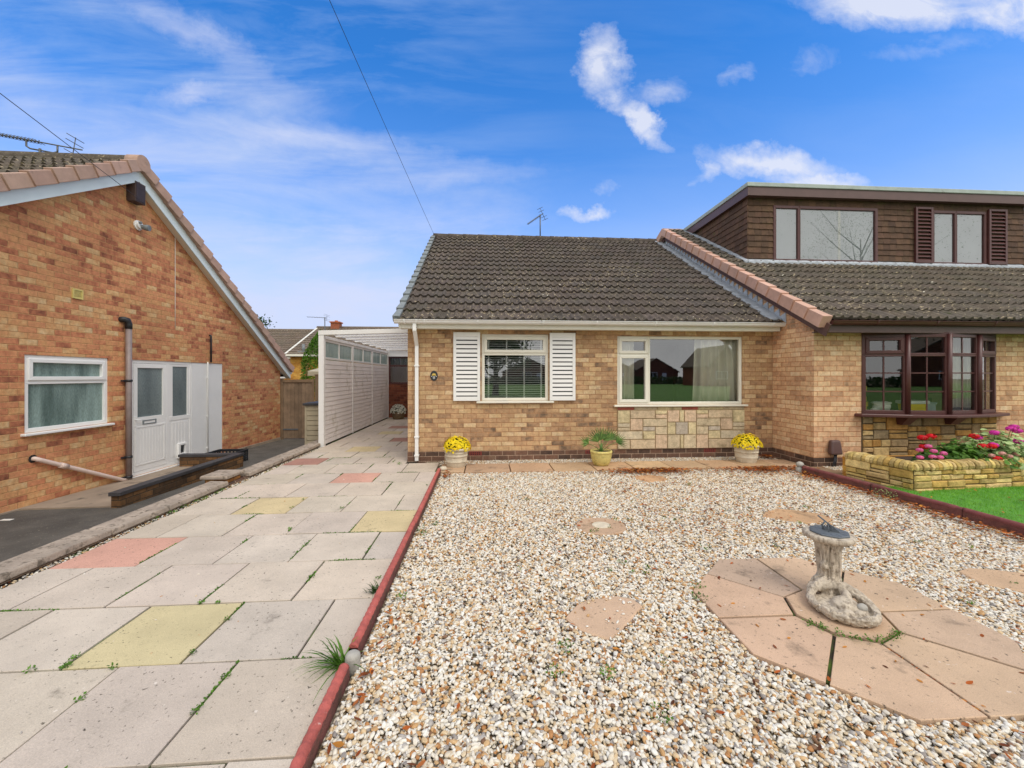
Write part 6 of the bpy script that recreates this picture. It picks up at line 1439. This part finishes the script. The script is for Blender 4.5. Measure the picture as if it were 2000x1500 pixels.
BLOBS=CLOUD_BLOBS if 'CLOUD_BLOBS' in globals() else [
 (.303,.785,.092,.115,-8,1.2),(.335,.70,.09,.05,-30,.9),(.43,.715,.15,.045,8,.5),(.405,.640,.115,.052,-41,1.25),(.355,.69,.05,.04,0,.7),
 (.735,.555,.24,.055,-3,1.25),(.87,.512,.18,.045,-3,1.3),(.578,.525,.08,.04,25,.9),
 (1.10,.99,.36,.085,2,1.4),(1.45,.995,.30,.085,0,1.4),(.85,.83,.16,.07,20,.35),(.66,.775,.10,.04,20,.4),(1.2,.88,.3,.06,10,.35),
 (.256,.416,.09,.024,10,.9),(.302,.478,.07,.04,0,.5),(1.35,.45,.3,.06,8,.8)]
for bl_ in BLOBS:
    q=blob(*bl_); tot=q if tot is None else g.math('MAXIMUM',tot,q)
dens=g.math('MULTIPLY',tot,g.ramp(fine,[(.30,.45),(.62,1.25)]))
dens=g.ramp(dens,[(.14,0),(.50,.36),(1.0,.80)])
WB=None
for bl_ in [(-.66,.80,.26,.055,-28,1.0),(-.70,.658,.11,.035,10,1.0),(-.52,.66,.30,.07,-8,.6),(-1.05,.62,.6,.16,-24,.7),(-.45,.50,.6,.12,-6,.55),(-.55,.30,.45,.14,-12,1.0),(-.30,.16,.6,.14,0,1.3),(-.2,.36,.5,.08,8,.5),(-.95,.95,.3,.1,-40,.45),(-.05,.50,.4,.04,6,.40),(-.42,.57,.45,.05,-6,.65),(-.15,.33,.35,.05,10,.5)]:
    q=blob(*bl_); WB=q if WB is None else g.math('ADD',WB,q)
wd=g.ramp(g.math('MULTIPLY',WB,g.ramp(wisp,[(.30,.15),(.70,1.25)])),[(.06,0),(1.0,.72)])
hz=g.ramp(sp_.outputs[2],[(.0,.95),(.15,.84),(.25,.55),(.36,.24),(.47,.07),(.60,.0)])
veil=g.math('MULTIPLY',g.ramp(wisp,[(.43,0),(.72,.50)]),g.ramp(g.math('ADD',g.math('MULTIPLY',s_,.5),.5),[(.28,1.0),(.50,.50),(.62,.16)]))
col=g.mix(veil,blue,(.50*K,.66*K,.95*K))
col=g.mix(hz,col,(.66*K,.71*K,.92*K)); col=g.mix(wd,col,(.70*K,.75*K,.96*K)); col=g.mix(dens,col,(.86*K,.88*K,.97*K))
# bright overcast: behind, as windows mirror it; beside and above, added for fill light
on=g.noise(D,2.2,6,.6); jit_=g.math('MULTIPLY',g.math('SUBTRACT',on,.5),.30)
hl=g.math('SQRT',g.math('ADD',g.math('MULTIPLY',sp_.outputs[0],sp_.outputs[0]),g.math('MULTIPLY',sp_.outputs[1],sp_.outputs[1])))
fd=g.math('DIVIDE',sp_.outputs[1],g.math('MAXIMUM',hl,.02))
ovs=g.ramp(g.math('ADD',g.math('MULTIPLY',g.math('ADD',fd,jit_),-.5),.5),[(.28,0),(.42,1)])
ovz=g.ramp(g.math('ADD',sp_.outputs[2],jit_),[(.78,0),(.93,1)])
ov=g.math('MAXIMUM',ovs,ovz)
oc=g.ramp(on,[(.3,(.90*K,.92*K,.95*K)),(.7,(1.52*K,1.51*K,1.48*K))]); col=g.mix(ov,col,oc)
g.l(col,bg.inputs[0]); bg.inputs[1].default_value=.1
sd_=bpy.data.lights.new('sun','SUN'); sd_.energy=1.45; sd_.angle=R(28); sd_.color=(1,.94,.85); so=bpy.data.objects.new('sun',sd_); C.objects.link(so)
dv=Vector((math.sin(SUN_AZ)*math.cos(SUN_EL),math.cos(SUN_AZ)*math.cos(SUN_EL),math.sin(SUN_EL))); so.rotation_euler=dv.to_track_quat('Z','Y').to_euler(); so.location=dv*50
cd=bpy.data.cameras.new('camera'); cam=bpy.data.objects.new('camera',cd); C.objects.link(cam); cam.location=(0,0,1.5); cam.rotation_euler=(R(90),0,-math.atan(55/790)); cd.sensor_width=36; cd.lens=36*790/2000; cd.shift_y=-.008; cd.clip_start=.05; cd.clip_end=1500
sc_=bpy.context.scene; sc_.camera=cam; vs=sc_.view_settings; vs.view_transform='Standard'; vs.look='None'; vs.exposure=.25; vs.gamma=1
sc_.cycles.max_bounces=8; sc_.cycles.transparent_max_bounces=12; sc_.cycles.use_denoising=True
